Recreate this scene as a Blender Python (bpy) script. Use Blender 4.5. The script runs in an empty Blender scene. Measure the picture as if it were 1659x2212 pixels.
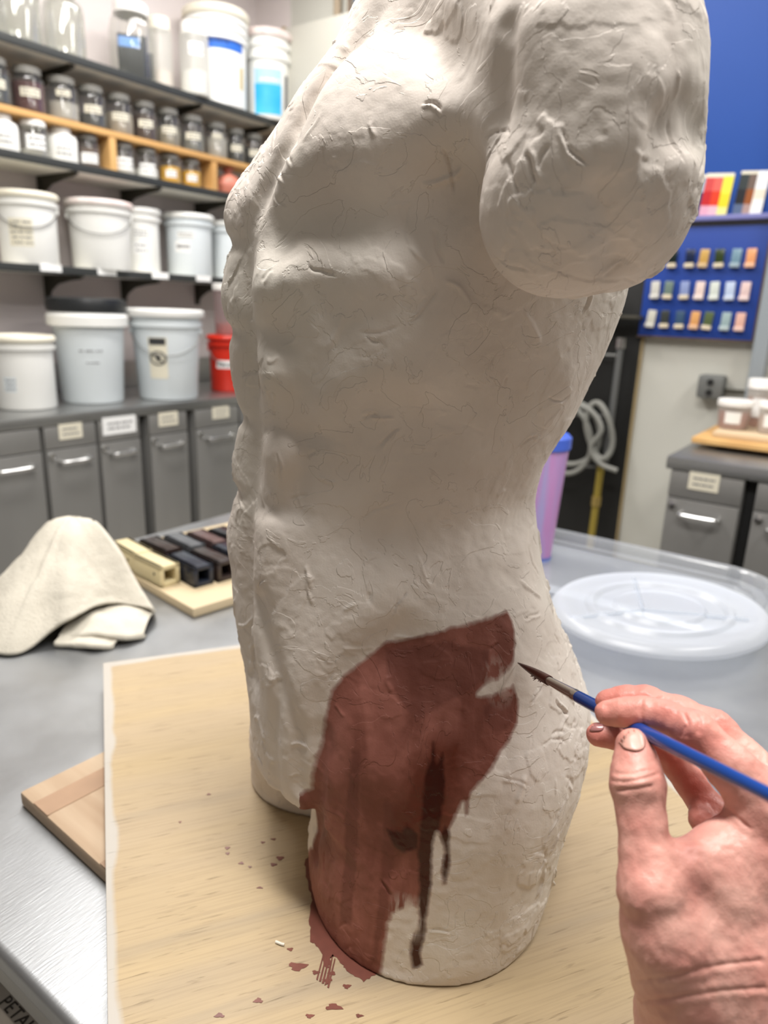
import bpy, bmesh, math, random
import numpy as np
from mathutils import Matrix, Vector
random.seed(7); RNG = np.random.RandomState(11)
SC = bpy.context.scene; COL = SC.collection
PI = math.pi

# ---------------------------------------------------------------- camera
def make_camera():
    pitch, roll, yaw = map(math.radians, (16.0, 2.05, 35.2))
    f = Vector((-math.sin(yaw) * math.cos(pitch), math.cos(yaw) * math.cos(pitch), -math.sin(pitch)))
    r = Vector((math.cos(yaw), math.sin(yaw), 0)); u = r.cross(f)
    c, s = math.cos(roll), math.sin(roll)
    r, u = c * r + s * u, -s * r + c * u
    cd = bpy.data.cameras.new('camera'); cam = bpy.data.objects.new('camera', cd); COL.objects.link(cam)
    m = Matrix((r, u, -f)).transposed().to_4x4(); m.translation = (0, 0, 1.30); cam.matrix_world = m
    cd.sensor_fit = 'HORIZONTAL'; cd.sensor_width = 36; cd.lens = 36 * 1534 / 1659
    cd.clip_start = .02; cd.dof.use_dof = True; cd.dof.focus_distance = .48; cd.dof.aperture_fstop = 8.2
    SC.camera = cam
make_camera()

# ---------------------------------------------------------------- world, lamps, exposure
w = bpy.data.worlds.new('world'); SC.world = w; w.use_nodes = True
w.node_tree.nodes['Background'].inputs[0].default_value = (.8, .85, .9, 1); w.node_tree.nodes['Background'].inputs[1].default_value = .05
SC.view_settings.view_transform = 'Standard'; SC.view_settings.look = 'None'
SC.view_settings.gamma = 1; SC.view_settings.use_curve_mapping = False
SC.view_settings.exposure = 0.0
LAMPS = [  # x, y, length along x, length along y, watts  (tubes of the ceiling lights, one an added wall wash)
 (-.25, .36, 1.2, .30, 59), (-1.75, 1.15, .30, 1.2, 38), (.80, 1.75, .30, 1.2, 38), (-.9, 2.2, 1.2, .30, 16), (-2.2, 2.1, .30, 1.2, 20), (.9, -.9, 1.2, .30, 4)]  # the lamp by the shelves' far end is added to brighten the wall
for i, (x, y, sx, sy, wt) in enumerate(LAMPS):
    ld = bpy.data.lights.new('tube_light', 'AREA'); ld.shape = 'RECTANGLE'; ld.size = sx; ld.size_y = sy; ld.energy = wt
    ld.color = (1, .97, .935)
    lo = bpy.data.objects.new('tube_light', ld); lo.location = (x, y, 2.93); COL.objects.link(lo)

# ---------------------------------------------------------------- helpers
def tag(o, label=None, cat=None, group=None, kind=None):
    if label: o['label'] = label
    if cat: o['category'] = cat
    if group: o['group'] = group
    if kind: o['kind'] = kind
    return o
def empty(name, loc=(0, 0, 0), rz=0, label=None, cat=None, group=None):
    o = bpy.data.objects.new(name, None); COL.objects.link(o); o.location = loc; o.rotation_euler = (0, 0, rz)
    o.empty_display_size = .02
    return tag(o, label, cat, group)
def S(r, g, b):
    return tuple(((c / 255) / 12.92 if c / 255 <= .04045 else ((c / 255 + .055) / 1.055) ** 2.4) for c in (r, g, b)) + (1,)

def mat(name, col, rough=.5, metal=0., var=0., vs=8., bump=0., bs=60., trans=0., spec=.5, col2=None, stretch=None, coat=0., sss=0., ior=1.45, alpha=1.):
    m = bpy.data.materials.new(name); m.use_nodes = True; nt = m.node_tree; N = nt.nodes; Lk = nt.links
    b = N['Principled BSDF']
    b.inputs['Base Color'].default_value = col; b.inputs['Roughness'].default_value = rough; b.inputs['Metallic'].default_value = metal
    b.inputs['Specular IOR Level'].default_value = spec; b.inputs['IOR'].default_value = ior
    if trans: b.inputs['Transmission Weight'].default_value = trans
    if coat: b.inputs['Coat Weight'].default_value = coat; b.inputs['Coat Roughness'].default_value = .1
    if sss: b.inputs['Subsurface Weight'].default_value = sss; b.inputs['Subsurface Scale'].default_value = .004; b.inputs['Subsurface Radius'].default_value = (1, .4, .25)
    if alpha < 1: b.inputs['Alpha'].default_value = alpha
    tc = N.new('ShaderNodeTexCoord'); mp = N.new('ShaderNodeMapping'); Lk.new(tc.outputs['Object'], mp.inputs[0])
    if stretch: mp.inputs['Scale'].default_value = stretch
    if var or col2:
        n = N.new('ShaderNodeTexNoise'); n.inputs['Scale'].default_value = vs; n.inputs['Detail'].default_value = 4; Lk.new(mp.outputs[0], n.inputs[0])
        mx = N.new('ShaderNodeMix'); mx.data_type = 'RGBA'
        c2 = col2 or tuple(max(0, c * (1 - var)) for c in col[:3]) + (1,)
        mx.inputs[6].default_value = col; mx.inputs[7].default_value = c2
        rp = N.new('ShaderNodeMapRange'); rp.inputs[1].default_value = .35; rp.inputs[2].default_value = .65
        Lk.new(n.outputs[0], rp.inputs[0]); Lk.new(rp.outputs[0], mx.inputs[0]); Lk.new(mx.outputs[2], b.inputs['Base Color'])
    if bump:
        n2 = N.new('ShaderNodeTexNoise'); n2.inputs['Scale'].default_value = bs; n2.inputs['Detail'].default_value = 3; Lk.new(mp.outputs[0], n2.inputs[0])
        bp = N.new('ShaderNodeBump'); bp.inputs['Strength'].default_value = 1; bp.inputs['Distance'].default_value = bump
        Lk.new(n2.outputs[0], bp.inputs['Height']); Lk.new(bp.outputs[0], b.inputs['Normal'])
    return m
def glass_mat(name, tint=(1, 1, 1, 1), gloss=.12, rough=.05, milk=0., milkcol=(.8, .8, .8, 1)):
    m = bpy.data.materials.new(name); m.use_nodes = True; nt = m.node_tree; N = nt.nodes; Lk = nt.links
    N.remove(N['Principled BSDF']); out = N['Material Output']
    t = N.new('ShaderNodeBsdfTransparent'); t.inputs[0].default_value = tint
    g = N.new('ShaderNodeBsdfGlossy'); g.inputs['Roughness'].default_value = rough
    lw = N.new('ShaderNodeLayerWeight'); lw.inputs[0].default_value = .25
    mr = N.new('ShaderNodeMapRange'); mr.inputs[3].default_value = gloss * .5; mr.inputs[4].default_value = min(.9, gloss * 5); Lk.new(lw.outputs['Facing'], mr.inputs[0])
    mx = N.new('ShaderNodeMixShader'); Lk.new(mr.outputs[0], mx.inputs[0]); Lk.new(t.outputs[0], mx.inputs[1]); Lk.new(g.outputs[0], mx.inputs[2])
    last = mx
    if milk:
        d = N.new('ShaderNodeBsdfDiffuse'); d.inputs[0].default_value = milkcol
        tr = N.new('ShaderNodeBsdfTranslucent'); tr.inputs[0].default_value = milkcol
        dm = N.new('ShaderNodeMixShader'); Lk.new(d.outputs[0], dm.inputs[1]); Lk.new(tr.outputs[0], dm.inputs[2])
        m2 = N.new('ShaderNodeMixShader'); m2.inputs[0].default_value = milk; Lk.new(mx.outputs[0], m2.inputs[1]); Lk.new(dm.outputs[0], m2.inputs[2]); last = m2
    Lk.new(last.outputs[0], out.inputs['Surface'])
    return m

class MB:
    def __init__(s): s.bm = bmesh.new(); s.mi = 0
    def _new(s, vs, M):
        if M is not None: bmesh.ops.transform(s.bm, matrix=M, verts=vs)
        for v in vs:
            for f in v.link_faces: f.material_index = s.mi
    def box(s, c, d, bev=0, M=None, seg=2):
        r = bmesh.ops.create_cube(s.bm, size=1); vs = r['verts']
        bmesh.ops.transform(s.bm, matrix=Matrix.Translation(c) @ Matrix.Diagonal((d[0], d[1], d[2], 1)), verts=vs)
        if bev:
            es = list({e for v in vs for e in v.link_edges})
            rr = bmesh.ops.bevel(s.bm, geom=es, offset=bev, segments=seg, affect='EDGES', profile=.6); vs = list({v for f in rr['faces'] for v in f.verts} | {v for v in vs if v.is_valid})
        s._new(vs, M); return s
    def lathe(s, prof, seg=40, M=None, rx=1, ry=1, a0=0, a1=2 * PI, close=True):
        full = abs(a1 - a0 - 2 * PI) < 1e-6; n = seg if full else seg + 1
        rings = []
        for (r, z) in prof:
            rings.append([s.bm.verts.new((rx * r * math.cos(a0 + (a1 - a0) * i / seg), ry * r * math.sin(a0 + (a1 - a0) * i / seg), z)) for i in range(n)])
        for A, B in zip(rings[:-1], rings[1:]):
            for i in range(seg if full else seg):
                j = (i + 1) % n
                s.bm.faces.new((A[i], A[j], B[j], B[i]))
        if close and full:
            if prof[0][0] > 1e-6: s.bm.faces.new(rings[0][::-1])
            if prof[-1][0] > 1e-6: s.bm.faces.new(rings[-1])
        s._new([v for R in rings for v in R], M); return s
    def tube(s, pts, r, seg=10, M=None, caps=True):
        P = [Vector(p) for p in pts]; n = len(P); rs = r if hasattr(r, '__len__') else [r] * n
        rings = []; up = None
        for i in range(n):
            t = (P[min(i + 1, n - 1)] - P[max(i - 1, 0)]).normalized()
            if up is None: up = t.orthogonal().normalized()
            up = (up - t * up.dot(t)).normalized(); sd = t.cross(up)
            rings.append([s.bm.verts.new(P[i] + (up * math.cos(2 * PI * k / seg) + sd * math.sin(2 * PI * k / seg)) * rs[i]) for k in range(seg)])
        for A, B in zip(rings[:-1], rings[1:]):
            for k in range(seg): s.bm.faces.new((A[k], A[(k + 1) % seg], B[(k + 1) % seg], B[k]))
        if caps: s.bm.faces.new(rings[0][::-1]); s.bm.faces.new(rings[-1])
        s._new([v for R in rings for v in R], M); return s
    def build(s, name, mats, parent=None, smooth=True, loc=None, angle=35):
        bmesh.ops.recalc_face_normals(s.bm, faces=s.bm.faces)
        me = bpy.data.meshes.new(name); s.bm.to_mesh(me); s.bm.free()
        if not isinstance(mats, (list, tuple)): mats = [mats]
        for m in mats: me.materials.append(m)
        if smooth:
            me.shade_smooth()
            try: me.set_sharp_from_angle(angle=math.radians(angle))
            except Exception: pass
        o = bpy.data.objects.new(name, me); COL.objects.link(o)
        if parent: o.parent = parent
        if loc: o.location = loc
        return o
def bez(pts, n=24):
    """Catmull-Rom through points"""
    P = [Vector(p) for p in pts]; P = [P[0] * 2 - P[1]] + P + [P[-1] * 2 - P[-2]]; out = []
    for i in range(1, len(P) - 2):
        for k in range(n):
            t = k / n
            out.append(.5 * ((2 * P[i]) + (P[i + 1] - P[i - 1]) * t + (2 * P[i - 1] - 5 * P[i] + 4 * P[i + 1] - P[i + 2]) * t * t + (3 * P[i] - P[i - 1] - 3 * P[i + 1] + P[i + 2]) * t ** 3))
    out.append(P[-2]); return out
def numpy_mesh(name, P, Q, mats, smooth=True):
    me = bpy.data.meshes.new(name); me.vertices.add(len(P)); me.vertices.foreach_set('co', np.asarray(P, np.float32).ravel())
    k = Q.shape[1]; me.loops.add(Q.size); me.loops.foreach_set('vertex_index', Q.ravel().astype(np.int32))
    me.polygons.add(len(Q)); me.polygons.foreach_set('loop_start', np.arange(0, Q.size, k, dtype=np.int32))
    me.update(calc_edges=True); me.validate()
    for m in mats: me.materials.append(m)
    if smooth: me.shade_smooth()
    return me
_lat = {}
def vnoise(P, scale, seed=0):
    if seed not in _lat: _lat[seed] = np.random.RandomState(seed + 5).rand(32, 32, 32).astype(np.float32)
    T = _lat[seed]; q = P * scale; i = np.floor(q).astype(int); f = q - i; f = f * f * (3 - 2 * f); r = 0
    for c in range(8):
        o = [(c >> k) & 1 for k in range(3)]
        w_ = 1
        for k in range(3): w_ = w_ * (f[:, k] if o[k] else 1 - f[:, k])
        r = r + w_ * T[(i[:, 0] + o[0]) % 32, (i[:, 1] + o[1]) % 32, (i[:, 2] + o[2]) % 32]
    return r * 2 - 1
YAW = math.radians(35.2)
def view_to_world(l):
    return Vector((l[0] * math.cos(YAW) - l[1] * math.sin(YAW), l[0] * math.sin(YAW) + l[1] * math.cos(YAW), l[2]))

# ---------------------------------------------------------------- materials
M_ = {}
M_['wall_paint'] = mat('grey_lilac_wall_paint', S(214, 205, 203), .8, var=.05, vs=1.5, bump=.002, bs=200)
M_['back_paint'] = mat('off_white_wall_paint', S(196, 195, 186), .7, var=.05, vs=1.2, bump=.001, bs=150)
M_['dim_paint'] = mat('taupe_wall_paint', S(132, 128, 122), .8)
M_['ceiling'] = mat('ceiling_paint', S(225, 224, 218), .9)
M_['floor'] = mat('sealed_concrete', S(172, 168, 160), .45, var=.15, vs=2.5)
M_['blue'] = mat('cobalt_blue_board_paint', S(34, 78, 160), .5, var=.06, vs=2)
M_['blue_edge'] = mat('lilac_metal_ledge', S(120, 122, 178), .4)
M_['brownwood'] = mat('brown_edge_wood', S(96, 78, 64), .6, var=.2, vs=10)
M_['black'] = mat('black_panel_paint', S(26, 26, 25), .45, var=.3, vs=3)
M_['rubber'] = mat('dark_rubber_edging', S(48, 50, 49), .5)
M_['shelf'] = mat('grey_laminate_shelf', S(226, 223, 212), .6, var=.05, vs=5)
M_['iron'] = mat('dark_iron_bracket', S(74, 71, 62), .5, .4)
M_['wood'] = mat('yellow_pine', S(214, 172, 112), .55, col2=S(196, 150, 92), vs=6, stretch=(1, .12, 1))
M_['darkwood'] = mat('dark_back_of_wooden_box', S(90, 72, 58), .8)
M_['steel'] = mat('brushed_stainless_steel', S(176, 177, 176), .36, .92, var=.18, vs=3, bump=.0004, bs=90, stretch=(1, 1, .12))
M_['steel_dark'] = mat('dull_stainless_door', S(158, 157, 154), .40, .55, var=.22, vs=2.2, bump=.0003, bs=60, stretch=(1, 1, .2))
M_['chrome'] = mat('polished_steel_handle', S(205, 205, 205), .18, 1)
M_['gap'] = mat('gap_shade_socket_black', S(22, 22, 22), .7)  # near-black for painted gap shade and for the dark sockets
M_['paper'] = mat('white_label_paper', S(240, 240, 238), .7)
M_['cream_paper'] = mat('cream_label_paper', S(222, 216, 196), .7)
M_['white_pl'] = mat('white_bucket_plastic', S(238, 238, 234), .38, var=.03, vs=6, spec=.4)
M_['cool_pl'] = mat('bluish_white_bucket_plastic', S(222, 229, 232), .38, var=.04, vs=5, spec=.4)
M_['cream_pl'] = mat('cream_lid_plastic', S(236, 230, 212), .4, var=.04, vs=9)
M_['pink_lid'] = mat('white_lid_with_pink_stains', S(238, 232, 228), .4, col2=S(222, 198, 192), vs=14)
M_['red_pl'] = mat('red_bucket_plastic', S(206, 46, 28), .35, var=.08, vs=5)
M_['black_pl'] = mat('black_plastic', S(38, 40, 42), .4, var=.2, vs=8)
M_['grey_lid'] = mat('grey_jar_lid', S(128, 126, 120), .5, var=.1, vs=9)
M_['white_lid'] = mat('white_jar_lid', S(242, 240, 236), .4)
M_['tape'] = mat('blue_masking_tape', S(44, 108, 206), .6, var=.15, vs=30)
M_['tape2'] = mat('light_blue_masking_tape', S(122, 166, 232), .6, var=.1, vs=30)
M_['cyan'] = mat('cyan_printed_label', S(46, 168, 226), .5, col2=S(70, 186, 236), vs=12)
M_['paleblue'] = mat('pale_blue_printed_label', S(168, 204, 234), .5)
M_['wire'] = mat('bail_wire', S(150, 150, 148), .35, .9)
M_['ink'] = mat('faded_black_ink', S(120, 120, 122), .7)
M_['ink_dark'] = mat('black_ink', S(52, 52, 54), .7)
M_['glass'] = glass_mat('clear_jar_glass', (.95, .96, .94, 1), .10, .06, milk=.07, milkcol=(.75, .76, .72, 1))
M_['jarpl'] = glass_mat('clear_jar_plastic', (.93, .93, .91, 1), .09, .12, milk=.09, milkcol=(.6, .6, .58, 1))
M_['frost'] = glass_mat('frosted_jar_plastic', (.9, .9, .88, 1), .08, .3, milk=.55, milkcol=(.85, .84, .80, 1))
def powder(n, c): return mat('powder_' + n, c, .9, var=.12, vs=25)
# ---------------------------------------------------------------- implicit surface tools
def smin(a, b, k):
    h = np.clip(0.5 + 0.5 * (b - a) / k, 0, 1)
    return b + (a - b) * h - k * h * (1 - h)

def make_grid(lo, hi, h):
    ax = [np.arange(lo[i], hi[i] + h, h, dtype=np.float32) for i in range(3)]
    return ax

def seg_dist(X, Y, Z, a, b, ra, rb):
    d = [b[i] - a[i] for i in range(3)]
    L2 = sum(q * q for q in d) + 1e-12
    t = np.clip(((X - a[0]) * d[0] + (Y - a[1]) * d[1] + (Z - a[2]) * d[2]) / L2, 0, 1)
    q = (X - a[0] - t * d[0]) ** 2 + (Y - a[1] - t * d[1]) ** 2 + (Z - a[2] - t * d[2]) ** 2
    return np.sqrt(q) - (ra + (rb - ra) * t)

def sub_box(ax, pts, m):
    sl = []
    for i in range(3):
        lo = min(p[i] for p in pts) - m
        hi = max(p[i] for p in pts) + m
        i0 = int(np.searchsorted(ax[i], lo)); i1 = int(np.searchsorted(ax[i], hi))
        sl.append(slice(i0, max(i1, i0 + 1)))
    XX = [ax[i][sl[i]] for i in range(3)]
    return tuple(sl), XX[0][:, None, None], XX[1][None, :, None], XX[2][None, None, :]

def chain_into(F, ax, ch, k, kin=0.004, m=0.05):
    """smooth union of a chain of tapered capsules ch = [(x,y,z,r)...] into the field F"""
    R = max(c[3] for c in ch)
    sl, X, Y, Z = sub_box(ax, ch, R + m)
    d = None
    for a, b in zip(ch[:-1], ch[1:]):
        q = seg_dist(X, Y, Z, a, b, a[3], b[3])
        d = q if d is None else smin(d, q, kin)
    F[sl] = smin(F[sl], d.astype(np.float32), k)

def groove(F, ax, pts, width, depth):
    """depth > 0 cuts a groove along the polyline, < 0 raises a ridge"""
    sl, X, Y, Z = sub_box(ax, pts, width * 3)
    d = None
    for a, b in zip(pts[:-1], pts[1:]):
        q = seg_dist(X, Y, Z, a, b, 0, 0)
        d = q if d is None else np.minimum(d, q)
    F[sl] += (depth * np.exp(-(d / width) ** 2)).astype(np.float32)

def bump(F, ax, c, s, h):
    if not hasattr(s, '__len__'): s = (s, s, s)
    sl, X, Y, Z = sub_box(ax, [c], max(s) * 3)
    F[sl] -= (h * np.exp(-((X - c[0]) / s[0]) ** 2 - ((Y - c[1]) / s[1]) ** 2 - ((Z - c[2]) / s[2]) ** 2)).astype(np.float32)

def surface_nets(F, ax):
    h = float(ax[0][1] - ax[0][0])
    S = F < 0
    nx, ny, nz = F.shape
    cnt = np.zeros((nx - 1, ny - 1, nz - 1), np.uint8)
    for dx in (0, 1):
        for dy in (0, 1):
            for dz in (0, 1):
                cnt += S[dx:nx - 1 + dx, dy:ny - 1 + dy, dz:nz - 1 + dz]
    act = np.argwhere((cnt > 0) & (cnt < 8))
    idx = -np.ones(cnt.shape, np.int32)
    idx[act[:, 0], act[:, 1], act[:, 2]] = np.arange(len(act))
    pos = np.zeros((len(act), 3)); n = np.zeros(len(act))
    cor = [(0,0,0),(1,0,0),(0,1,0),(1,1,0),(0,0,1),(1,0,1),(0,1,1),(1,1,1)]
    val = [F[act[:, 0] + c[0], act[:, 1] + c[1], act[:, 2] + c[2]].astype(float) for c in cor]
    for i in range(8):
        for j in range(i + 1, 8):
            df = [cor[j][q] - cor[i][q] for q in range(3)]
            if sum(abs(q) for q in df) != 1: continue
            m = (val[i] < 0) != (val[j] < 0)
            t = np.where(m, val[i] / np.where(m, val[i] - val[j], 1), 0)
            for q in range(3):
                pos[:, q] += np.where(m, cor[i][q] + t * df[q], 0)
            n += m
    pos = pos / n[:, None] + act
    P = np.stack([ax[q][0] + pos[:, q] * h for q in range(3)], 1)
    faces = []
    for q in range(3):
        a, b = (q + 1) % 3, (q + 2) % 3
        s0 = [slice(1, -1)] * 3; s1 = [slice(1, -1)] * 3
        s0[q] = slice(0, -1); s1[q] = slice(1, None)
        A = S[tuple(s0)]; B = S[tuple(s1)]
        e = np.argwhere(A != B)
        inside = A[e[:, 0], e[:, 1], e[:, 2]]
        e = e + 1; e[:, q] -= 1
        def cell(da, db):
            c = e.copy(); c[:, a] -= da; c[:, b] -= db
            c = np.clip(c, 0, np.array(cnt.shape) - 1)
            return idx[c[:, 0], c[:, 1], c[:, 2]]
        Q = np.stack([cell(1, 1), cell(0, 1), cell(0, 0), cell(1, 0)], 1)
        Q[~inside] = Q[~inside][:, ::-1]
        faces.append(Q)
    Q = np.concatenate(faces)
    return P, Q[(Q >= 0).all(1)]

# ---------------------------------------------------------------- the torso as a field, in a frame turned with the torso
def loft(X, Y, Z, tab, n=2.15):
    """tab rows: z, xl, xr, yn, yf  (ellipse-like section between those limits)"""
    T = np.array(tab, float); z = Z.ravel()
    zz = np.linspace(T[0, 0] - .1, T[-1, 0] + .1, 1600); dz = zz[1] - zz[0]
    kk = np.exp(-(np.arange(-60, 61) * dz / .012) ** 2); kk /= kk.sum()
    c = []
    for i in range(1, 5):
        v = np.interp(zz, T[:, 0], T[:, i]); v = np.convolve(np.pad(v, 60, mode='edge'), kk, 'valid')
        c.append(np.interp(z, zz, v)[None, None, :].astype(np.float32))
    xl, xr, yn, yf = c
    xc = xl * 0.5 + xr * 0.5; yc = yn * 0.5 + yf * 0.5
    a = (xr - xl) / 2; b = (yf - yn) / 2
    r = (np.abs((X - xc) / a) ** n + np.abs((Y - yc) / b) ** n) ** (1 / n)
    return (r - 1) * np.minimum(a, b)

TRUNK = [  # z, left, right, near, far
 (0.90,-.118,.188,.470,.745),(0.94,-.121,.194,.464,.755),(0.97,-.122,.194,.464,.76),(1.01,-.129,.174,.474,.755),(1.047,-.134,.155,.486,.745),
 (1.10,-.135,.140,.500,.735),(1.144,-.132,.132,.508,.735),(1.177,-.127,.138,.507,.74),(1.218,-.124,.158,.500,.745),(1.257,-.130,.174,.494,.75),
 (1.298,-.136,.186,.490,.76),(1.33,-.131,.192,.486,.765),(1.37,-.132,.190,.486,.77),(1.405,-.112,.195,.490,.77),(1.443,-.083,.198,.500,.77),
 (1.477,-.060,.198,.514,.765),(1.505,-.044,.190,.530,.755),(1.53,-.022,.175,.55,.735),(1.555,.015,.155,.56,.70),(1.58,.04,.13,.58,.66)]
NEAR = [(0.77,-.048,.146,.424,.655),(0.80,-.055,.157,.427,.665),(0.83,-.058,.165,.430,.67),(0.87,-.056,.172,.434,.68),(0.92,-.050,.182,.441,.68),
 (0.97,-.036,.178,.456,.67),(1.02,-.01,.155,.480,.65),(1.07,.02,.13,.505,.62),(1.1,.045,.10,.54,.60)]
FAR = [(0.78,-.136,.06,.615,.775),(0.80,-.139,.07,.610,.78),(0.88,-.137,.09,.600,.785),(0.96,-.130,.10,.585,.785),(1.05,-.10,.08,.60,.76),(1.1,-.05,.05,.62,.72)]

def torso_field(h, feats):
    lo = (-.19, .34, .785); hi = (.29, .86, 1.60)
    ax = make_grid(lo, hi, h)
    X, Y, Z = ax[0][:, None, None], ax[1][None, :, None], ax[2][None, None, :]
    F = loft(X, Y, Z, TRUNK)
    cap = np.maximum(0.90 - Z, Z - 1.575)
    F = np.maximum(F, cap).astype(np.float32)
    T2 = loft(X, Y, Z, FAR, 2.4); F = smin(F, np.maximum(T2, Z - 1.1), .02)
    T1 = loft(X, Y, Z, NEAR, 2.1); F = smin(F, np.maximum(T1, Z - 1.1), .028)
    # neck stump, far shoulder
    chain_into(F, ax, [(.05,.60,1.50,.075),(.06,.60,1.60,.06)], .03)
    chain_into(F, ax, [(.04,.72,1.47,.07),(.05,.79,1.40,.055)], .04)
    # near shoulder and arm stump
    chain_into(F, ax, [(.100,.50,1.475,.067),(.102,.470,1.42,.068)], .045)
    chain_into(F, ax, [(.106,.452,1.43,.062),(.110,.442,1.385,.059)], .010)
    chain_into(F, ax, [(.100,.440,1.360,.051),(.121,.444,1.363,.050)], .008)
    sm = feats
    TT = np.array(TRUNK); xl = lambda z: float(np.interp(z, TT[:, 0], TT[:, 1]))
    MID = [(1.56,.02,.53),(1.53,.002,.535),(1.47,-.031,.545),(1.407,-.072,.530),(1.35,-.108,.545),(1.285,-.110,.545),(1.21,-.107,.553),(1.143,-.112,.553),(1.063,-.113,.548),(.99,-.108,.543)]
    groove(F, ax, [(x, y, z) for z, x, y in MID], .0055, .013)
    groove(F, ax, [(x, y - .002, z) for z, x, y in MID], .0135, .006)
    for z, L_, d_ in ((1.343, .030, .012), (1.277, .045, .011), (1.207, .075, .008), (1.145, .060, .011)):
        groove(F, ax, [(xl(z) - .001, .63, z), (xl(z) - .001, .590, z + .001), (xl(z) + .016, .556, z)], .0055, d_)
        groove(F, ax, [(xl(z) + .016, .553, z), (xl(z) + .018 + .4 * L_, .530, z + .002), (xl(z) + .02 + .8 * L_, .514, z + .001)], .0075, d_ * .38)
    for z in (1.375, 1.31, 1.243, 1.178, 1.10):   # muscle bellies either side of the midline
        for dx_, y in ((.038, .518), (.0, .592)): bump(F, ax, (xl(z) + dx_, y, z), (.030, .020, .026), .0050)
    for (p, w, d) in sm.get('grooves', []): groove(F, ax, p, w, d)
    for (c, s, hh) in sm.get('bumps', []): bump(F, ax, c, s, hh)
    # flat foot that rests on the board
    F = np.maximum(F, 0.7965 - Z)
    F[0] = F[-1] = 1; F[:, 0] = F[:, -1] = 1; F[:, :, 0] = F[:, :, -1] = 1
    return F, ax

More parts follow.
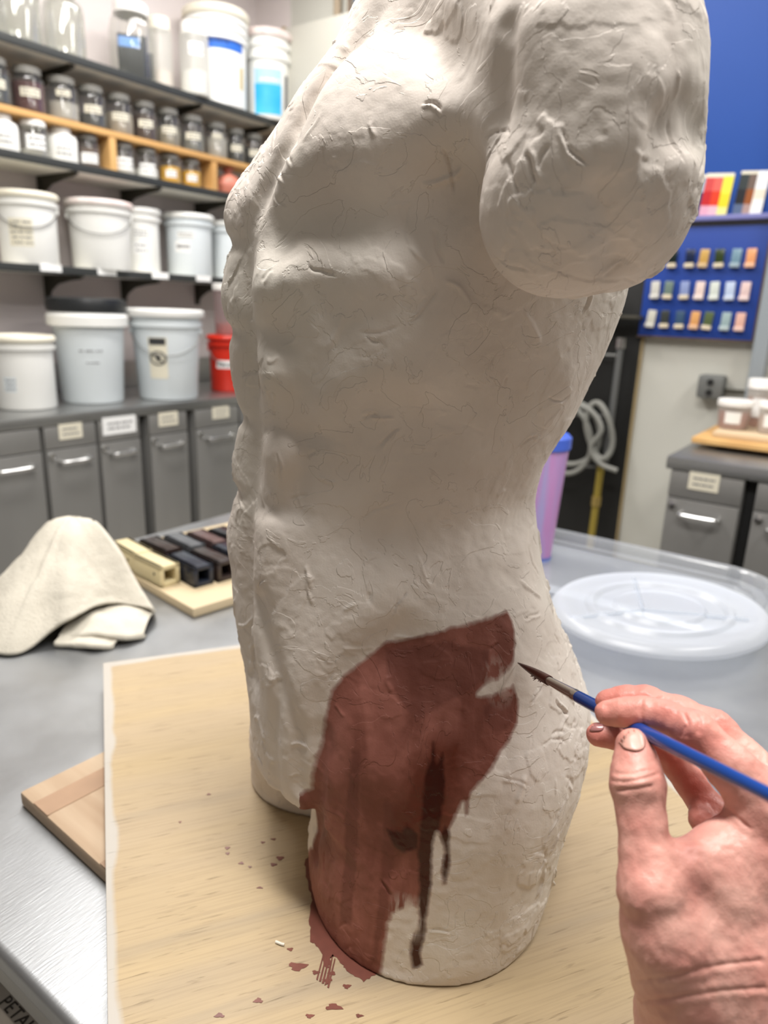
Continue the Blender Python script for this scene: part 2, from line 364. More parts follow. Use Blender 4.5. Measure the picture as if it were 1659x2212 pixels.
FEATS = {'grooves':[([[-0.0822,0.5176,1.371],[-0.0806,0.5166,1.3565],[-0.0795,0.5187,1.342],[-0.0783,0.5154,1.3268],[-0.0772,0.5131,1.3116],[-0.075,0.5139,1.2963],[-0.0732,0.5177,1.2806],[-0.0687,0.5136,1.2553],[-0.065,0.5141,1.2389],[-0.0613,0.5155,1.2222],[-0.0596,0.517,1.1945],[-0.0632,0.518,1.1765],[-0.067,0.5209,1.1577]],0.011,0.00396),([[-0.072,0.5113,1.3561],[-0.0558,0.5045,1.358],[-0.04,0.4978,1.3599],[-0.0156,0.4914,1.3557],[-0.0008,0.4885,1.36],[0.0137,0.4866,1.3644],[0.0276,0.4826,1.3723],[0.0405,0.4699,1.3786]],0.026,0.0126),([[-0.0439,0.482,0.9748],[-0.0407,0.4837,1.0024],[-0.0286,0.4843,1.0225],[-0.0099,0.4867,1.0454],[0.014,0.4904,1.0619]],0.016,0.0072),([[-0.0439,0.4821,0.9788],[-0.0459,0.4829,0.9489],[-0.0462,0.4835,0.9292],[-0.0465,0.4848,0.9084],[-0.0492,0.5106,0.864],[-0.0488,0.5043,0.8456]],0.007,0.0108),([[0.1086,0.5504,1.1408],[0.0836,0.528,1.1352],[0.0627,0.5176,1.135],[0.0429,0.5109,1.1336],[0.0201,0.5076,1.1329],[-0.0025,0.5062,1.1316]],0.028,0.0063),([[0.0551,0.4178,1.4399],[0.0541,0.4168,1.4292],[0.0533,0.418,1.419],[0.0533,0.4205,1.4024]],0.008,0.0054),([[0.129,0.387,1.3907],[0.1421,0.3946,1.399],[0.1585,0.41,1.3946]],0.011,0.0108),([[0.1234,0.3854,1.3779],[0.1295,0.3869,1.3866],[0.1505,0.3997,1.3879]],0.008,0.0063),([[0.0945,0.386,1.3729],[0.1072,0.3841,1.3771],[0.1224,0.3851,1.3839]],0.01,-0.0036),([[-0.0975,0.5271,1.0702],[-0.0917,0.5211,1.053],[-0.0858,0.5142,1.0362],[-0.0801,0.5083,1.0191],[-0.0743,0.5021,1.005],[-0.0689,0.4978,0.9899],[-0.0634,0.4935,0.9747],[-0.0613,0.4917,0.9505],[-0.0595,0.4924,0.924]],0.008,0.0054),([[-0.08,0.507,1.0075],[-0.0823,0.5088,0.9811],[-0.0848,0.5113,0.9535],[-0.0831,0.5112,0.9314],[-0.0815,0.5127,0.9077]],0.006,0.0036),([[0.0009,0.5264,1.4742],[0.0171,0.5069,1.4607],[0.0314,0.4762,1.4443],[0.0398,0.4416,1.4252],[0.0488,0.4254,1.4122],[0.0527,0.4216,1.4026]],0.02,0.0081),([[0.1248,0.5767,1.1417],[0.1094,0.5493,1.1294],[0.101,0.5306,1.1042]],0.012,0.0045),([[-0.0457,0.5012,1.3064],[-0.0264,0.4958,1.295],[-0.0119,0.4934,1.2975],[0.0025,0.491,1.3],[0.0167,0.4896,1.3025],[0.0253,0.4885,1.313],[0.0337,0.4873,1.3233]],0.018,0.0036),([[-0.0455,0.5073,1.2371],[-0.0289,0.5011,1.2481],[-0.0129,0.4968,1.2586],[0.008,0.4957,1.2547],[0.0289,0.4956,1.2507]],0.018,-0.0036),([[0.1014,0.3882,1.3586],[0.1097,0.3939,1.3421],[0.1191,0.4038,1.3295]],0.009,0.0054)],'bumps':[([-0.0177,0.505,1.4177],0.055,0.017099999999999997),([-0.052,0.5532,1.448],0.04,0.0057),([-0.0755,0.5127,1.3177],0.022,0.0057),([-0.0802,0.5195,1.2544],0.02,0.0057),([-0.082,0.5285,1.1914],0.02,0.0057),([-0.086,0.5283,1.1287],0.025,0.0057),([-0.0082,0.4907,1.3133],0.05,0.0076),([0.0206,0.4994,1.2275],0.04,-0.0057),([0.0182,0.4935,1.2723],0.03,0.0038),([0.0704,0.399,1.3636],0.03,0.0057),([0.1285,0.3922,1.3579],0.025,0.0038),([-0.0015,0.5013,1.1038],0.04,0.0057),([0.1117,0.494,1.0346],0.03,0.0057),([0.1019,0.4516,0.9414],0.05,0.0057),([0.0139,0.4612,0.9711],0.05,0.0038),([0.0679,0.4026,1.4233],0.04,0.0038),([0.069,0.4149,1.3285],0.02,0.0038),([0.1153,0.3868,1.4083],0.03,0.0057),([0.0703,0.5058,1.2283],0.05,-0.0057)]}
PAINT_MAIN = [(-0.1132, 1.0147), (-0.1081, 1.0269), (-0.0932, 1.0466), (-0.0846, 1.0559), (-0.0536, 1.0621), (-0.0074, 1.0698), (0.0356, 1.0742), (0.0795, 1.0785), (0.0831, 1.0704), (0.0761, 1.0571), (0.062, 1.0415), (0.0471, 1.0343), (0.0322, 1.0306), (0.0208, 1.0235), (0.0356, 1.0243), (0.0606, 1.0298), (0.0646, 1.0186), (0.06, 1.0028), (0.0484, 0.9914), (0.0379, 0.9836), (0.0281, 0.9726), (0.0204, 0.9664), (0.0132, 0.958), (0.0105, 0.9431), (0.0076, 0.9407), (0.0061, 0.9512), (0.0013, 0.9388), (-0.0018, 0.9314), (-0.0014, 0.9168), (-0.0005, 0.9061), (-0.0025, 0.8864), (-0.0062, 0.8856), (-0.0078, 0.897), (-0.0066, 0.9126), (-0.0119, 0.9264), (-0.0136, 0.9156), (-0.0128, 0.8886), (-0.0141, 0.866), (-0.0154, 0.8533), (-0.0143, 0.8458), (-0.0169, 0.8338), (-0.0178, 0.8252), (-0.0153, 0.8158), (-0.0234, 0.8103), (-0.0258, 0.824), (-0.0265, 0.8334), (-0.0228, 0.8446), (-0.0218, 0.8548), (-0.0232, 0.8623), (-0.0257, 0.8646), (-0.0327, 0.8606), (-0.0398, 0.8534), (-0.0425, 0.8448), (-0.043, 0.8181), (-0.0437, 0.7969), (-0.0437, 0.78), (-0.1585, 0.78), (-0.1585, 0.8048), (-0.1693, 0.815), (-0.1453, 0.845), (-0.1423, 0.9), (-0.1222, 0.9257), (-0.1164, 0.9689), (-0.1141, 0.9992)]
PAINT_DARK = [(-0.0255, 0.9956), (0.0058, 0.9975), (0.0104, 0.9813), (0.006, 0.9561), (-0.002, 0.9364), (-0.0099, 0.9215), (-0.0245, 0.9057), (-0.0407, 0.9072), (-0.0512, 0.9213), (-0.0516, 0.9385), (-0.0416, 0.9522), (-0.0382, 0.9752)]
PAINT_STREAKS = [[(-0.0856, 0.9759), (-0.0764, 0.9786), (-0.0743, 0.908), (-0.072, 0.8271), (-0.0837, 0.8228), (-0.0868, 0.9019)], [(-0.0555, 0.9468), (-0.0437, 0.9425), (-0.0438, 0.9005), (-0.0438, 0.8576), (-0.0486, 0.8074), (-0.0539, 0.8019), (-0.0526, 0.8541), (-0.0532, 0.8965)], [(-0.0831, 1.0508), (-0.0185, 1.0593), (0.0416, 1.0545), (0.0319, 1.0327), (-0.0131, 1.017), (-0.0376, 1.0035), (-0.0683, 1.0268)], [(0.0249, 1.0174), (0.0595, 1.0223), (0.0555, 1.0032), (0.0358, 0.9956), (0.0259, 1.0052)]]
PAINT_DRIPS = [[(-0.0216, 0.9803), (-0.0208, 0.9924), (-0.016, 0.9772), (-0.0119, 0.9855), (-0.0073, 0.9622), (-0.0102, 0.9271), (-0.0134, 0.9116), (-0.0128, 0.8886), (-0.0141, 0.866), (-0.0154, 0.8533), (-0.0143, 0.8451), (-0.0169, 0.8338), (-0.0181, 0.8251), (-0.0159, 0.8151), (-0.0231, 0.8106), (-0.0255, 0.824), (-0.0262, 0.8331), (-0.0225, 0.8446), (-0.0214, 0.8548), (-0.0232, 0.8657), (-0.0232, 0.8866), (-0.0257, 0.913), (-0.0244, 0.9392), (-0.0247, 0.967)], [(-0.0071, 0.9345), (-0.0013, 0.9295), (-0.0002, 0.9061), (-0.0026, 0.887), (-0.0059, 0.8862), (-0.0072, 0.8977), (-0.0059, 0.9126), (-0.0107, 0.9244)], [(-0.0502, 0.9214), (-0.0389, 0.9219), (-0.0353, 0.9294), (-0.0259, 0.9238), (-0.026, 0.913), (-0.0354, 0.9071), (-0.0448, 0.9107)]]
HAND = {'thumb': [(0.1313, 0.3163, 1.0899, 0.009), (0.1312, 0.3095, 1.0843, 0.0107), (0.1304, 0.3024, 1.0775, 0.0129), (0.1309, 0.2934, 1.0644, 0.0111), (0.1309, 0.2835, 1.0514, 0.0113), (0.1322, 0.2748, 1.0394, 0.0145), (0.1411, 0.2706, 1.0209, 0.0207), (0.152, 0.2688, 0.9967, 0.025)], 'index': [(0.1246, 0.3404, 1.0939, 0.0068), (0.1327, 0.3371, 1.0969, 0.0074), (0.1406, 0.3338, 1.0998, 0.0074), (0.1506, 0.3269, 1.1012, 0.0077), (0.1622, 0.317, 1.0994, 0.0096), (0.176, 0.3062, 1.0872, 0.0115), (0.1934, 0.2968, 1.0724, 0.015)], 'middle': [(0.1302, 0.3582, 1.0908, 0.0066), (0.1391, 0.3559, 1.0937, 0.007), (0.1496, 0.3532, 1.0952, 0.0077), (0.1658, 0.3443, 1.0932, 0.0083), (0.1806, 0.3349, 1.0895, 0.0102), (0.1929, 0.3228, 1.076, 0.0131), (0.2156, 0.3069, 1.0569, 0.0156)], 'ring': [(0.1263, 0.3547, 1.0711, 0.0068), (0.1369, 0.3528, 1.0719, 0.0073), (0.1514, 0.3522, 1.0699, 0.0073), (0.1656, 0.3519, 1.0616, 0.0076), (0.1793, 0.3477, 1.0469, 0.0084), (0.1889, 0.3351, 1.0356, 0.0098), (0.2143, 0.3124, 1.0291, 0.0171)], 'pinky': [(0.1819, 0.3375, 1.0402, 0.0057), (0.1795, 0.3284, 1.0377, 0.0063), (0.1852, 0.323, 1.0334, 0.0083), (0.2046, 0.3117, 1.0264, 0.0147)], 'palm': [(0.1957, 0.2999, 1.0687, 0.0151), (0.1818, 0.2914, 1.0465, 0.0151), (0.1717, 0.2845, 1.0332, 0.019), (0.1687, 0.2777, 1.0061, 0.0272), (0.1715, 0.274, 0.9784, 0.0294)], 'palm2': [(0.2145, 0.3045, 1.056, 0.0155), (0.2003, 0.295, 1.03, 0.021), (0.1911, 0.2843, 1.0, 0.0302), (0.185, 0.2772, 0.9752, 0.0313)], 'web': [(0.1374, 0.278, 1.0433, 0.011), (0.151, 0.2834, 1.0475, 0.01), (0.1682, 0.2899, 1.0486, 0.0118), (0.1863, 0.2915, 1.0467, 0.0151)], 'arm': [(0.169, 0.2752, 0.9828, 0.0275), (0.1666, 0.2674, 0.9626, 0.0297), (0.1708, 0.2562, 0.9417, 0.0315), (0.1842, 0.2339, 0.9002, 0.036), (0.2036, 0.2035, 0.8488, 0.0407)], 'arm2': [(0.1849, 0.2785, 0.9797, 0.029), (0.1836, 0.269, 0.9612, 0.0298), (0.191, 0.2578, 0.9403, 0.0317), (0.2072, 0.2355, 0.8985, 0.0362), (0.2258, 0.2069, 0.8424, 0.0413)]}
HANDX = {'pad': (0.142, 0.3099, 1.0676, 0.0061), 'knuck': [(0.1252, 0.2907, 1.0874, 0.0066), (0.1584, 0.3112, 1.1082, 0.0046), (0.127, 0.2655, 1.0469, 0.0064)], 'cre': [[(0.1137, 0.2925, 1.0865), (0.1178, 0.2872, 1.0897), (0.1246, 0.2859, 1.0925), (0.1345, 0.2918, 1.0915)], [(0.116, 0.2896, 1.0837), (0.1215, 0.2846, 1.0882), (0.1294, 0.2859, 1.0891)], [(0.1158, 0.2934, 1.0896), (0.122, 0.2883, 1.0936), (0.1314, 0.2906, 1.0943)], [(0.1384, 0.3316, 1.1068), (0.1367, 0.3264, 1.1031), (0.1398, 0.3285, 1.0959)], [(0.1562, 0.3192, 1.107), (0.1565, 0.3144, 1.1048), (0.1567, 0.3145, 1.0981)], [(0.1623, 0.3213, 1.1073), (0.1611, 0.3132, 1.1081), (0.1595, 0.3099, 1.1038)], [(0.1539, 0.3145, 1.098), (0.1556, 0.3158, 1.1025)], [(0.1232, 0.2544, 1.008), (0.136, 0.2496, 1.0168), (0.1585, 0.2544, 1.019), (0.1817, 0.2615, 1.0148)], [(0.1235, 0.2517, 0.9989), (0.1384, 0.2471, 1.0079), (0.161, 0.2513, 1.008), (0.1843, 0.258, 1.0025)], [(0.1621, 0.2921, 1.0852), (0.1659, 0.288, 1.0782), (0.1779, 0.2826, 1.0701)]]}
BRUSH = [(0.1059, 0.4885, 1.0444), (0.1158, 0.4371, 1.0595), (0.1245, 0.392, 1.073), (0.1386, 0.3182, 1.096), (0.1541, 0.2381, 1.1225), (0.1598, 0.2084, 1.1323)]

# ---------------------------------------------------------------- room shell
def slab(name, c, d, m):
    return tag(MB().box(c, d).build(name, m, smooth=False), kind='structure')
slab('floor', (-.2, .4, -.05), (6.0, 5.6, .1), M_['floor'])
slab('ceiling', (-.2, .4, 3.05), (6.0, 5.6, .1), M_['ceiling'])
slab('wall_left', (-3.05, .4, 1.5), (.1, 5.6, 3), M_['wall_paint'])
slab('wall_right', (2.65, .4, 1.5), (.1, 5.6, 3), M_['dim_paint'])
slab('wall_front', (-.2, -2.25, 1.5), (5.6, .1, 3), M_['dim_paint'])
slab('wall_back', (-.2, 3.03, 1.5), (5.6, .1, 3), M_['back_paint'])
slab('trim_1', (-2.885, 2.975, 1.5), (.23, .012, 3), M_['wall_paint'])
for i, (x, y, sx, sy, wt) in enumerate(LAMPS):
    r_ = empty('ceiling_light', (x, y, 2.94), 0, 'ceiling light panel ' + ('right above the clay torso', 'between the work table and the wall shelves', 'above the right end of the work table', 'near the back wall and blue board', 'added to brighten the wall above the shelves', 'behind the camera')[i], 'ceiling light', 'ceiling lights above the room')
    f = MB(); f.box((0, 0, .045), (sx + .06, sy + .06, .03), .004); f.build('frame', M_['ceiling'], r_)

# light grey flush panel with a thin wooden edge, in the corner beyond the shelves
pn = empty('wall_cupboard', (-2.5, 2.93, .0), 0, 'light grey tall cupboard with flat door in the far corner beyond the shelves', 'cupboard')
mb = MB(); mb.box((0, 0, 1.29), (.46, .085, 2.58), .004); mb.build('door_panel', mat('light_grey_cupboard_paint', S(190, 188, 178), .6, var=.04, vs=2), pn)
mb = MB(); mb.box((-.238, -.002, 1.29), (.014, .08, 2.60), .002); mb.build('edge_strip', mat('tan_edge_strip', S(150, 128, 92), .6), pn)
tag(MB().tube([(-2.44, 2.94, 2.59), (-2.44, 2.94, 2.99)], .018).build('conduit_pipe', mat('tan_conduit_paint', S(150, 134, 112), .5)), 'thick tan conduit pipe rising above the corner cupboard, nearer the corner', 'pipe')
tag(MB().tube([(-2.37, 2.94, 2.59), (-2.37, 2.94, 2.99)], .010).build('conduit_pipe', mat('brown_conduit_paint', S(116, 98, 80), .5)), 'thin brown conduit pipe beside the blue board, above the corner cupboard', 'pipe')

# ---------------------------------------------------------------- blue boards, ledge, tiles, charts
bb = empty('blue_board', (-1.24, 2.965, 2.31), 0, 'large cobalt blue display board high on the back wall above the lilac ledge', 'board')
mb = MB(); mb.box((0, 0, 0), (2.22, .022, 1.30), .003); mb.build('panel', M_['blue'], bb)
mb = MB(); mb.box((.0, -.018, -.655), (2.22, .05, .018), .003); mb.build('ledge', M_['blue_edge'], bb)
b2 = empty('tile_board', (-.67, 2.952, 1.43), 0, 'smaller blue board with three rows of glaze test tiles, below the ledge', 'board')
mb = MB(); mb.box((0, 0, 0), (.41, .022, .395), .002); mb.build('panel', mat('deep_blue_board_paint', S(24, 62, 148), .5, var=.1, vs=3), b2)
mb = MB(); mb.box((.2105, 0, 0), (.009, .026, .40), .001); mb.build('side_edge', M_['brownwood'], b2)
mb = MB(); mb.box((0, 0, -.2015), (.42, .026, .007), .001); mb.build('bottom_edge', M_['brownwood'], b2)
TILES = [
 (1.516, [(-.781, (22,34,30), 'black-green', 1), (-.718, (24,36,66), 'navy', 1), (-.669, (196,158,88), 'mustard', 0), (-.616, (48,62,30), 'dark olive', 1), (-.56, (118,148,164), 'blue-grey', 0), (-.511, (228,162,112), 'peach', 0)], 'top'),
 (1.403, [(-.829, (200,198,190), 'pale grey', 0), (-.78, (108,126,118), 'grey-green', 1), (-.721, (136,150,192), 'lavender blue', 1), (-.667, (224,204,196), 'pinkish cream', 0), (-.616, (206,212,204), 'pale grey-green', 0), (-.563, (186,200,222), 'pale blue', 0), (-.512, (222,196,192), 'pale pink', 0)], 'middle'),
 (1.296, [(-.83, (196,194,182), 'stone grey', 0), (-.779, (54,58,56), 'charcoal', 1), (-.723, (58,82,108), 'slate blue', 1), (-.669, (212,158,100), 'orange tan', 0), (-.622, (84,98,64), 'moss green', 1), (-.561, (152,172,174), 'grey-blue', 0), (-.512, (220,176,160), 'salmon pink', 0)], 'bottom')]
FOOT = mat('bare_clay_foot', S(206, 194, 170), .8)
for z, row, rn in TILES:
    for x, c, cn, ft in row:
        t = empty('test_tile', (x, 2.9335, z), 0, '%s glazed test tile in the %s row of the blue board' % (cn, rn), 'tile', 'glaze test tiles on the blue board')
        t.rotation_euler = (math.radians(-4), math.radians(random.uniform(-4, 5)), 0)
        g = mat('glaze_' + cn.replace(' ', '_').replace('-', '_'), S(*c), .25, var=.12, vs=30)
        mb = MB(); mb.box((0, 0, .008), (.032, .009, .050), .003); mb.build('glazed_face', g, t)
        mb = MB(); mb.box((0, -.005, -.0245), (.034, .019, .016), .004); mb.build('foot', FOOT if ft else mat('glazed_foot', tuple(min(1, q * .75 + .15) for q in S(*c)[:3]) + (1,), .5), t)
def chart(x, cells, label):
    o = empty('color_chart', (x, 2.943, 1.664), 0, label, 'chart', 'colour charts standing on the ledge')
    o.rotation_euler = (math.radians(-5), math.radians(3), 0)
    mb = MB(); mb.box((0, 0, .083), (.094, .003, .166), .001); mb.build('card', M_['cream_paper'], o)
    for (u0, v0, u1, v1, c) in cells:
        mb = MB(); mb.box(((u0 + u1) / 2 * .094 - .047, -.0022, (v0 + v1) / 2 * .166), ((u1 - u0) * .094, .0012, (v1 - v0) * .166), 0)
        mb.build('swatch', mat('swatch_ink', S(*c), .25), o, smooth=False)
chart(-.666, [(0,.5,.32,.78,(200,72,72)),(.32,.5,.64,.78,(222,98,88)),(0,.2,.32,.5,(186,34,40)),(.32,.2,.64,.5,(212,60,34)),(0,0,.32,.2,(214,160,182)),(.32,0,.64,.2,(226,176,190)),(.64,.45,1,.8,(236,222,70)),(.64,.17,1,.45,(226,206,44)),(.64,0,1,.17,(230,222,140))],
      'red, pink and yellow colour chart card on the ledge of the blue board')
chart(-.552, [(0,.5,.33,.8,(44,52,54)),(.33,.5,.6,.8,(104,86,76)),(0,.2,.33,.5,(24,26,32)),(.33,.2,.6,.5,(140,76,30)),(0,0,.33,.2,(84,100,130)),(.33,0,.6,.2,(166,140,134)),(.6,.5,1,.86,(240,240,240)),(.6,.3,1,.5,(226,216,198)),(.6,0,1,.3,(236,236,232))],
      'black, brown and white colour chart card at the right end of the ledge')
chart(-.745, [(0,.5,.5,.8,(120,150,200)),(.5,.5,1,.8,(150,170,190)),(0,0,.5,.5,(40,70,120)),(.5,0,1,.5,(30,50,90))],
      'blue and grey colour chart card on the ledge, half hidden by the clay arm')

# ---------------------------------------------------------------- black panel with rack, hose and pipes
bp = empty('black_panel', (-1.28, 2.971, .82), 0, 'tall black panel with thin wire rails on the back wall behind the sculpture', 'panel')
mb = MB(); mb.box((0, 0, 0), (.83, .012, 1.62), .003); mb.build('backing', M_['black'], bp)
mb = MB(); mb.box((.419, .0, 0), (.010, .016, 1.62), .001); mb.build('edge_strip', mat('tan_wood_edge', S(150, 132, 96), .6), bp)
for z0, z1 in ((.325, .33), (.04, .085), (-.19, -.13)):
    mb = MB(); mb.tube([(-.2, -.05, z0), (.34, -.05, z1)], .005, 8); mb.build('wire_rail', mat('grey_wire', S(110, 110, 108), .4, .5), bp)
g1 = mat('grey_hose_rubber', S(128, 128, 122), .5)
def ring(c, rx, rz, y, r=.011, t=0., n=40, a0=0, a1=2 * PI):
    return [(c[0] + rx * math.cos(a0 + (a1 - a0) * i / n) * math.cos(t) - rz * math.sin(a0 + (a1 - a0) * i / n) * math.sin(t), y - .006 * math.sin(3 * 2 * PI * i / n), c[1] + rx * math.cos(a0 + (a1 - a0) * i / n) * math.sin(t) + rz * math.sin(a0 + (a1 - a0) * i / n) * math.cos(t)) for i in range(n + 1)]
hz = empty('coiled_hose', (-1.02, 2.865, .82), 0, 'coiled grey hose hanging in loops on the black panel', 'hose')
def rel(P): return [(p[0] + 1.02, p[1] - 2.90, p[2] - .82) for p in P]
mb = MB(); mb.tube(rel(ring((-1.08, .82), .125, .13, 2.91)), .012, 10); mb.build('hose_loop', g1, hz)
mb = MB(); mb.tube(rel(ring((-1.10, .80), .115, .15, 2.89, t=.3)), .011, 10); mb.build('hose_loop', g1, hz)
mb = MB(); mb.tube(rel(ring((-.955, .85), .05, .115, 2.89, t=.28)), .012, 10); mb.build('hose_loop', g1, hz)
mb = MB(); mb.tube(rel(bez([(-1.12, 2.90, .95), (-1.0, 2.88, .93), (-.94, 2.87, .86), (-.975, 2.87, .78), (-.93, 2.875, .72), (-.86, 2.88, .70)])), .011, 10); mb.build('hose_end', g1, hz)
pp = empty('pipe_run', (-.925, 2.885, .7), 0, 'vertical grey pipe joined to a yellow brass pipe in front of the black panel', 'pipe')
mb = MB(); mb.tube([(.005, 0, .52), (.003, 0, .26), (.0, 0, .02)], .013, 12); mb.build('grey_pipe', mat('galvanised_pipe', S(120, 122, 122), .4, .6), pp)
mb = MB(); mb.tube([(-.015, 0, .02), (-.02, 0, -.36)], .015, 12); mb.build('brass_pipe', mat('yellow_brass', S(172, 152, 72), .35, .5), pp)
mb = MB(); mb.lathe([(.012, -.02), (.020, -.02), (.020, .02), (.012, .02)], 12, Matrix.Translation((-.018, 0, -.15))); mb.build('collar', mat('brass_collar', S(206, 180, 110), .3, .8), pp)
mb = MB(); mb.lathe([(.012, -.02), (.019, -.02), (.019, .02), (.012, .02)], 12, Matrix.Translation((.004, 0, .50))); mb.build('collar', M_['chrome'], pp)
cb = empty('wall_bracket', (-1.0, 2.90, 1.36), 0, 'dark metal shelf at the top of the black panel, under the clay arm', 'shelf')
mb = MB(); mb.box((0, 0, -.06), (.28, .09, .012), .002); mb.build('shelf_plate', M_['iron'], cb)
tg = empty('small_jar', (-.975, 2.90, 1.307), 0, 'small clear jar with tan bottom on the dark shelf above the hose', 'jar')
mb = MB(); mb.lathe([(.03, .002), (.032, .01), (.032, .09), (.02, .11), (.02, .12)], 24, close=False); mb.build('jar_body', M_['jarpl'], tg)
mb = MB(); mb.lathe([(0, .003), (.029, .004), (.029, .03), (0, .031)], 24); mb.build('contents', powder('tan', S(170, 150, 110)), tg)
# electrical box and conduit, column
eb = empty('outlet_box', (-.575, 2.945, 1.057), 0, 'grey surface-mounted electrical box with two dark sockets on the pale wall', 'outlet')
mb = MB(); mb.box((0, 0, 0), (.092, .07, .088), .012); mb.build('box_body', mat('grey_cast_metal', S(112, 114, 112), .5, .3), eb)
for dz in (.018, -.02):
    mb = MB(); mb.lathe([(0, -.002), (.012, -.002), (.012, .003), (0, .003)], 20, Matrix.Translation((0, -.036, dz)) @ Matrix.Rotation(PI / 2, 4, 'X')); mb.build('socket', M_['gap'], eb)
mb = MB(); mb.tube([(.04, .01, -.012), (.24, .01, -.012)], .009, 10); mb.build('conduit', M_['iron'], eb)
tag(MB().box((-.425, 2.935, 1.50), (.05, .088, 2.98), .006).build('wall_column', mat('blue_grey_column_paint', S(150, 158, 164), .45, .2)), 'narrow blue-grey vertical column against the wall right of the tile board', 'column')

# ---------------------------------------------------------------- shelves on the left wall
def shelf(z, label, ys, drop=.0):
    o = empty('wall_shelf', (-2.86, 1.55, z), 0, label, 'shelf')
    mb = MB(); mb.box((0, 0, -.0125), (.27, 2.80, .023), .001); mb.build('board', M_['shelf'], o)
    mb = MB(); mb.box((.138, 0, -.011), (.008, 2.80, .030), .002); mb.build('front_edging', M_['rubber'], o)
    for y in ys:
        b = MB(); y -= 1.55
        b.box((-.134, y, -.075), (.010, .026, .10), .002)
        b.box((.0, y, -.030), (.25, .022, .010), .002)
        # curved gusset
        pts = [(-.128, -.115), (-.10, -.085), (-.05, -.060), (.04, -.046), (.12, -.040)]
        for (xa, za), (xb, zb) in zip(pts[:-1], pts[1:]):
            vs = [b.bm.verts.new(p) for p in ((xa, y - .003, za), (xb, y - .003, zb), (xb, y - .003, -.030), (xa, y - .003, -.030), (xa, y + .003, za), (xb, y + .003, zb), (xb, y + .003, -.030), (xa, y + .003, -.030))]
            for q in ((0, 1, 2, 3), (7, 6, 5, 4), (0, 4, 5, 1), (1, 5, 6, 2), (2, 6, 7, 3), (3, 7, 4, 0)): b.bm.faces.new([vs[k] for k in q])
        b.build('bracket', M_['iron'], o)
    return o
shelf(2.163, 'top grey wall shelf with black front edging carrying glass jars and white buckets', (.9, 1.75, 2.36, 2.79))
shelf(1.792, 'second grey wall shelf with black front edging under the wooden jar rack', (.9, 1.73, 2.12, 2.54))
s3 = shelf(1.410, 'third wall shelf carrying a row of white lidded buckets', (.9, 1.72, 2.09, 2.52))
for y in (1.20, 1.582, 1.824, 2.086, 2.328, 2.57):
    mb = MB(); mb.box((.1435, y - 1.55, -.006), (.003, .086, .026), 0); mb.build('edge_label', M_['paper'], s3, smooth=False)

# wooden rack on second shelf
wr = empty('wooden_rack', (-2.80, 1.55, 1.792), 0, 'open pine rack with dividers standing on the second shelf', 'rack')
mb = MB(); mb.box((0, 0, .140), (.13, 2.80, .022), .002); mb.build('top_board', M_['wood'], wr)
for y in (1.18, 1.904, 2.434):
    mb = MB(); mb.box((0, y - 1.55, .0645), (.125, .030, .129), .002); mb.build('divider', M_['wood'], wr)

def face_cam(x, y, off=0.): return math.atan2(-y, -x) + off
def curved_patch(mb, r0, r1, z0, z1, ang, w, seg=10, eps=.0008):
    """thin printed patch following a (conical) side; w = width along the arc"""
    h = w / ((r0 + r1) / 2) / 2; vs = []
    for k in range(seg + 1):
        a = ang - h + 2 * h * k / seg
        for r, z in ((r0 + eps, z0), (r1 + eps, z1)):
            vs.append(mb.bm.verts.new((r * math.cos(a), r * math.sin(a), z)))
    for k in range(seg): f = mb.bm.faces.new((vs[2 * k], vs[2 * k + 2], vs[2 * k + 3], vs[2 * k + 1])); f.material_index = mb.mi
def scribble(mb, r0, r1, z0, z1, H, ang, w, lines=2, eps=.0016):
    """rows of short ink strokes on a label"""
    zt = z1 - (z1 - z0) * .2
    for l in range(lines):
        zc = z0 + (z1 - z0) * (l + .7) / (lines + .4); hh = (z1 - z0) / lines * .16
        u = -.5 * w * .8
        while u < .5 * w * .75:
            du = w * random.uniform(.04, .14)
            r = r0 + (r1 - r0) * (zc - z0) / (z1 - z0)
            curved_patch(mb, r, r, zc - hh, zc + hh, ang - u / r, du, 2, eps); u += du * 1.35
def jar(x, y, z, r, h, label, content, fill, lid='grey_lid', body='jarpl', stick=None, group=None, shoulder=.8, cat='jar', name='storage_jar', square=False):
    o = empty(name, (x, y, z + .0008), face_cam(x, y), label, cat, group)
    hb = h * shoulder
    mb = MB(); prof = [(0, .001), (r * .92, .001), (r, .006), (r, hb - r * .28), (r * .96, hb - r * .12), (r * .80, hb), (r * .78, h * .9)]
    kw = dict(seg=32)
    mb.lathe(prof, close=False, **kw); mb.build('jar_body', M_[body], o)
    if fill > 0:
        mb = MB(); mb.lathe([(0, .003), (r * .9, .003), (r * .965, .008), (r * .965, (hb - r * .28) * fill), (0, (hb - r * .28) * fill + .002)], 32); mb.build('contents', content, o)
    lr = r * .86
    mb = MB(); mb.lathe([(lr * .97, h * .84), (lr, h * .845), (lr, h * .985), (lr * .95, h), (0, h)], 32, close=False); mb.build('lid', M_[lid], o)
    if stick:
        zc, sh, sw, sm = stick
        mb = MB(); curved_patch(mb, r, r, h * (zc - sh / 2), h * (zc + sh / 2), .12, sw * r); lb = mb.build('label_sticker', M_[sm], o)
        mb = MB(); scribble(mb, r, r, h * (zc - sh / 2), h * (zc + sh / 2), h, .12, sw * r, 2); mb.build('lettering', M_['ink'], lb)
    return o

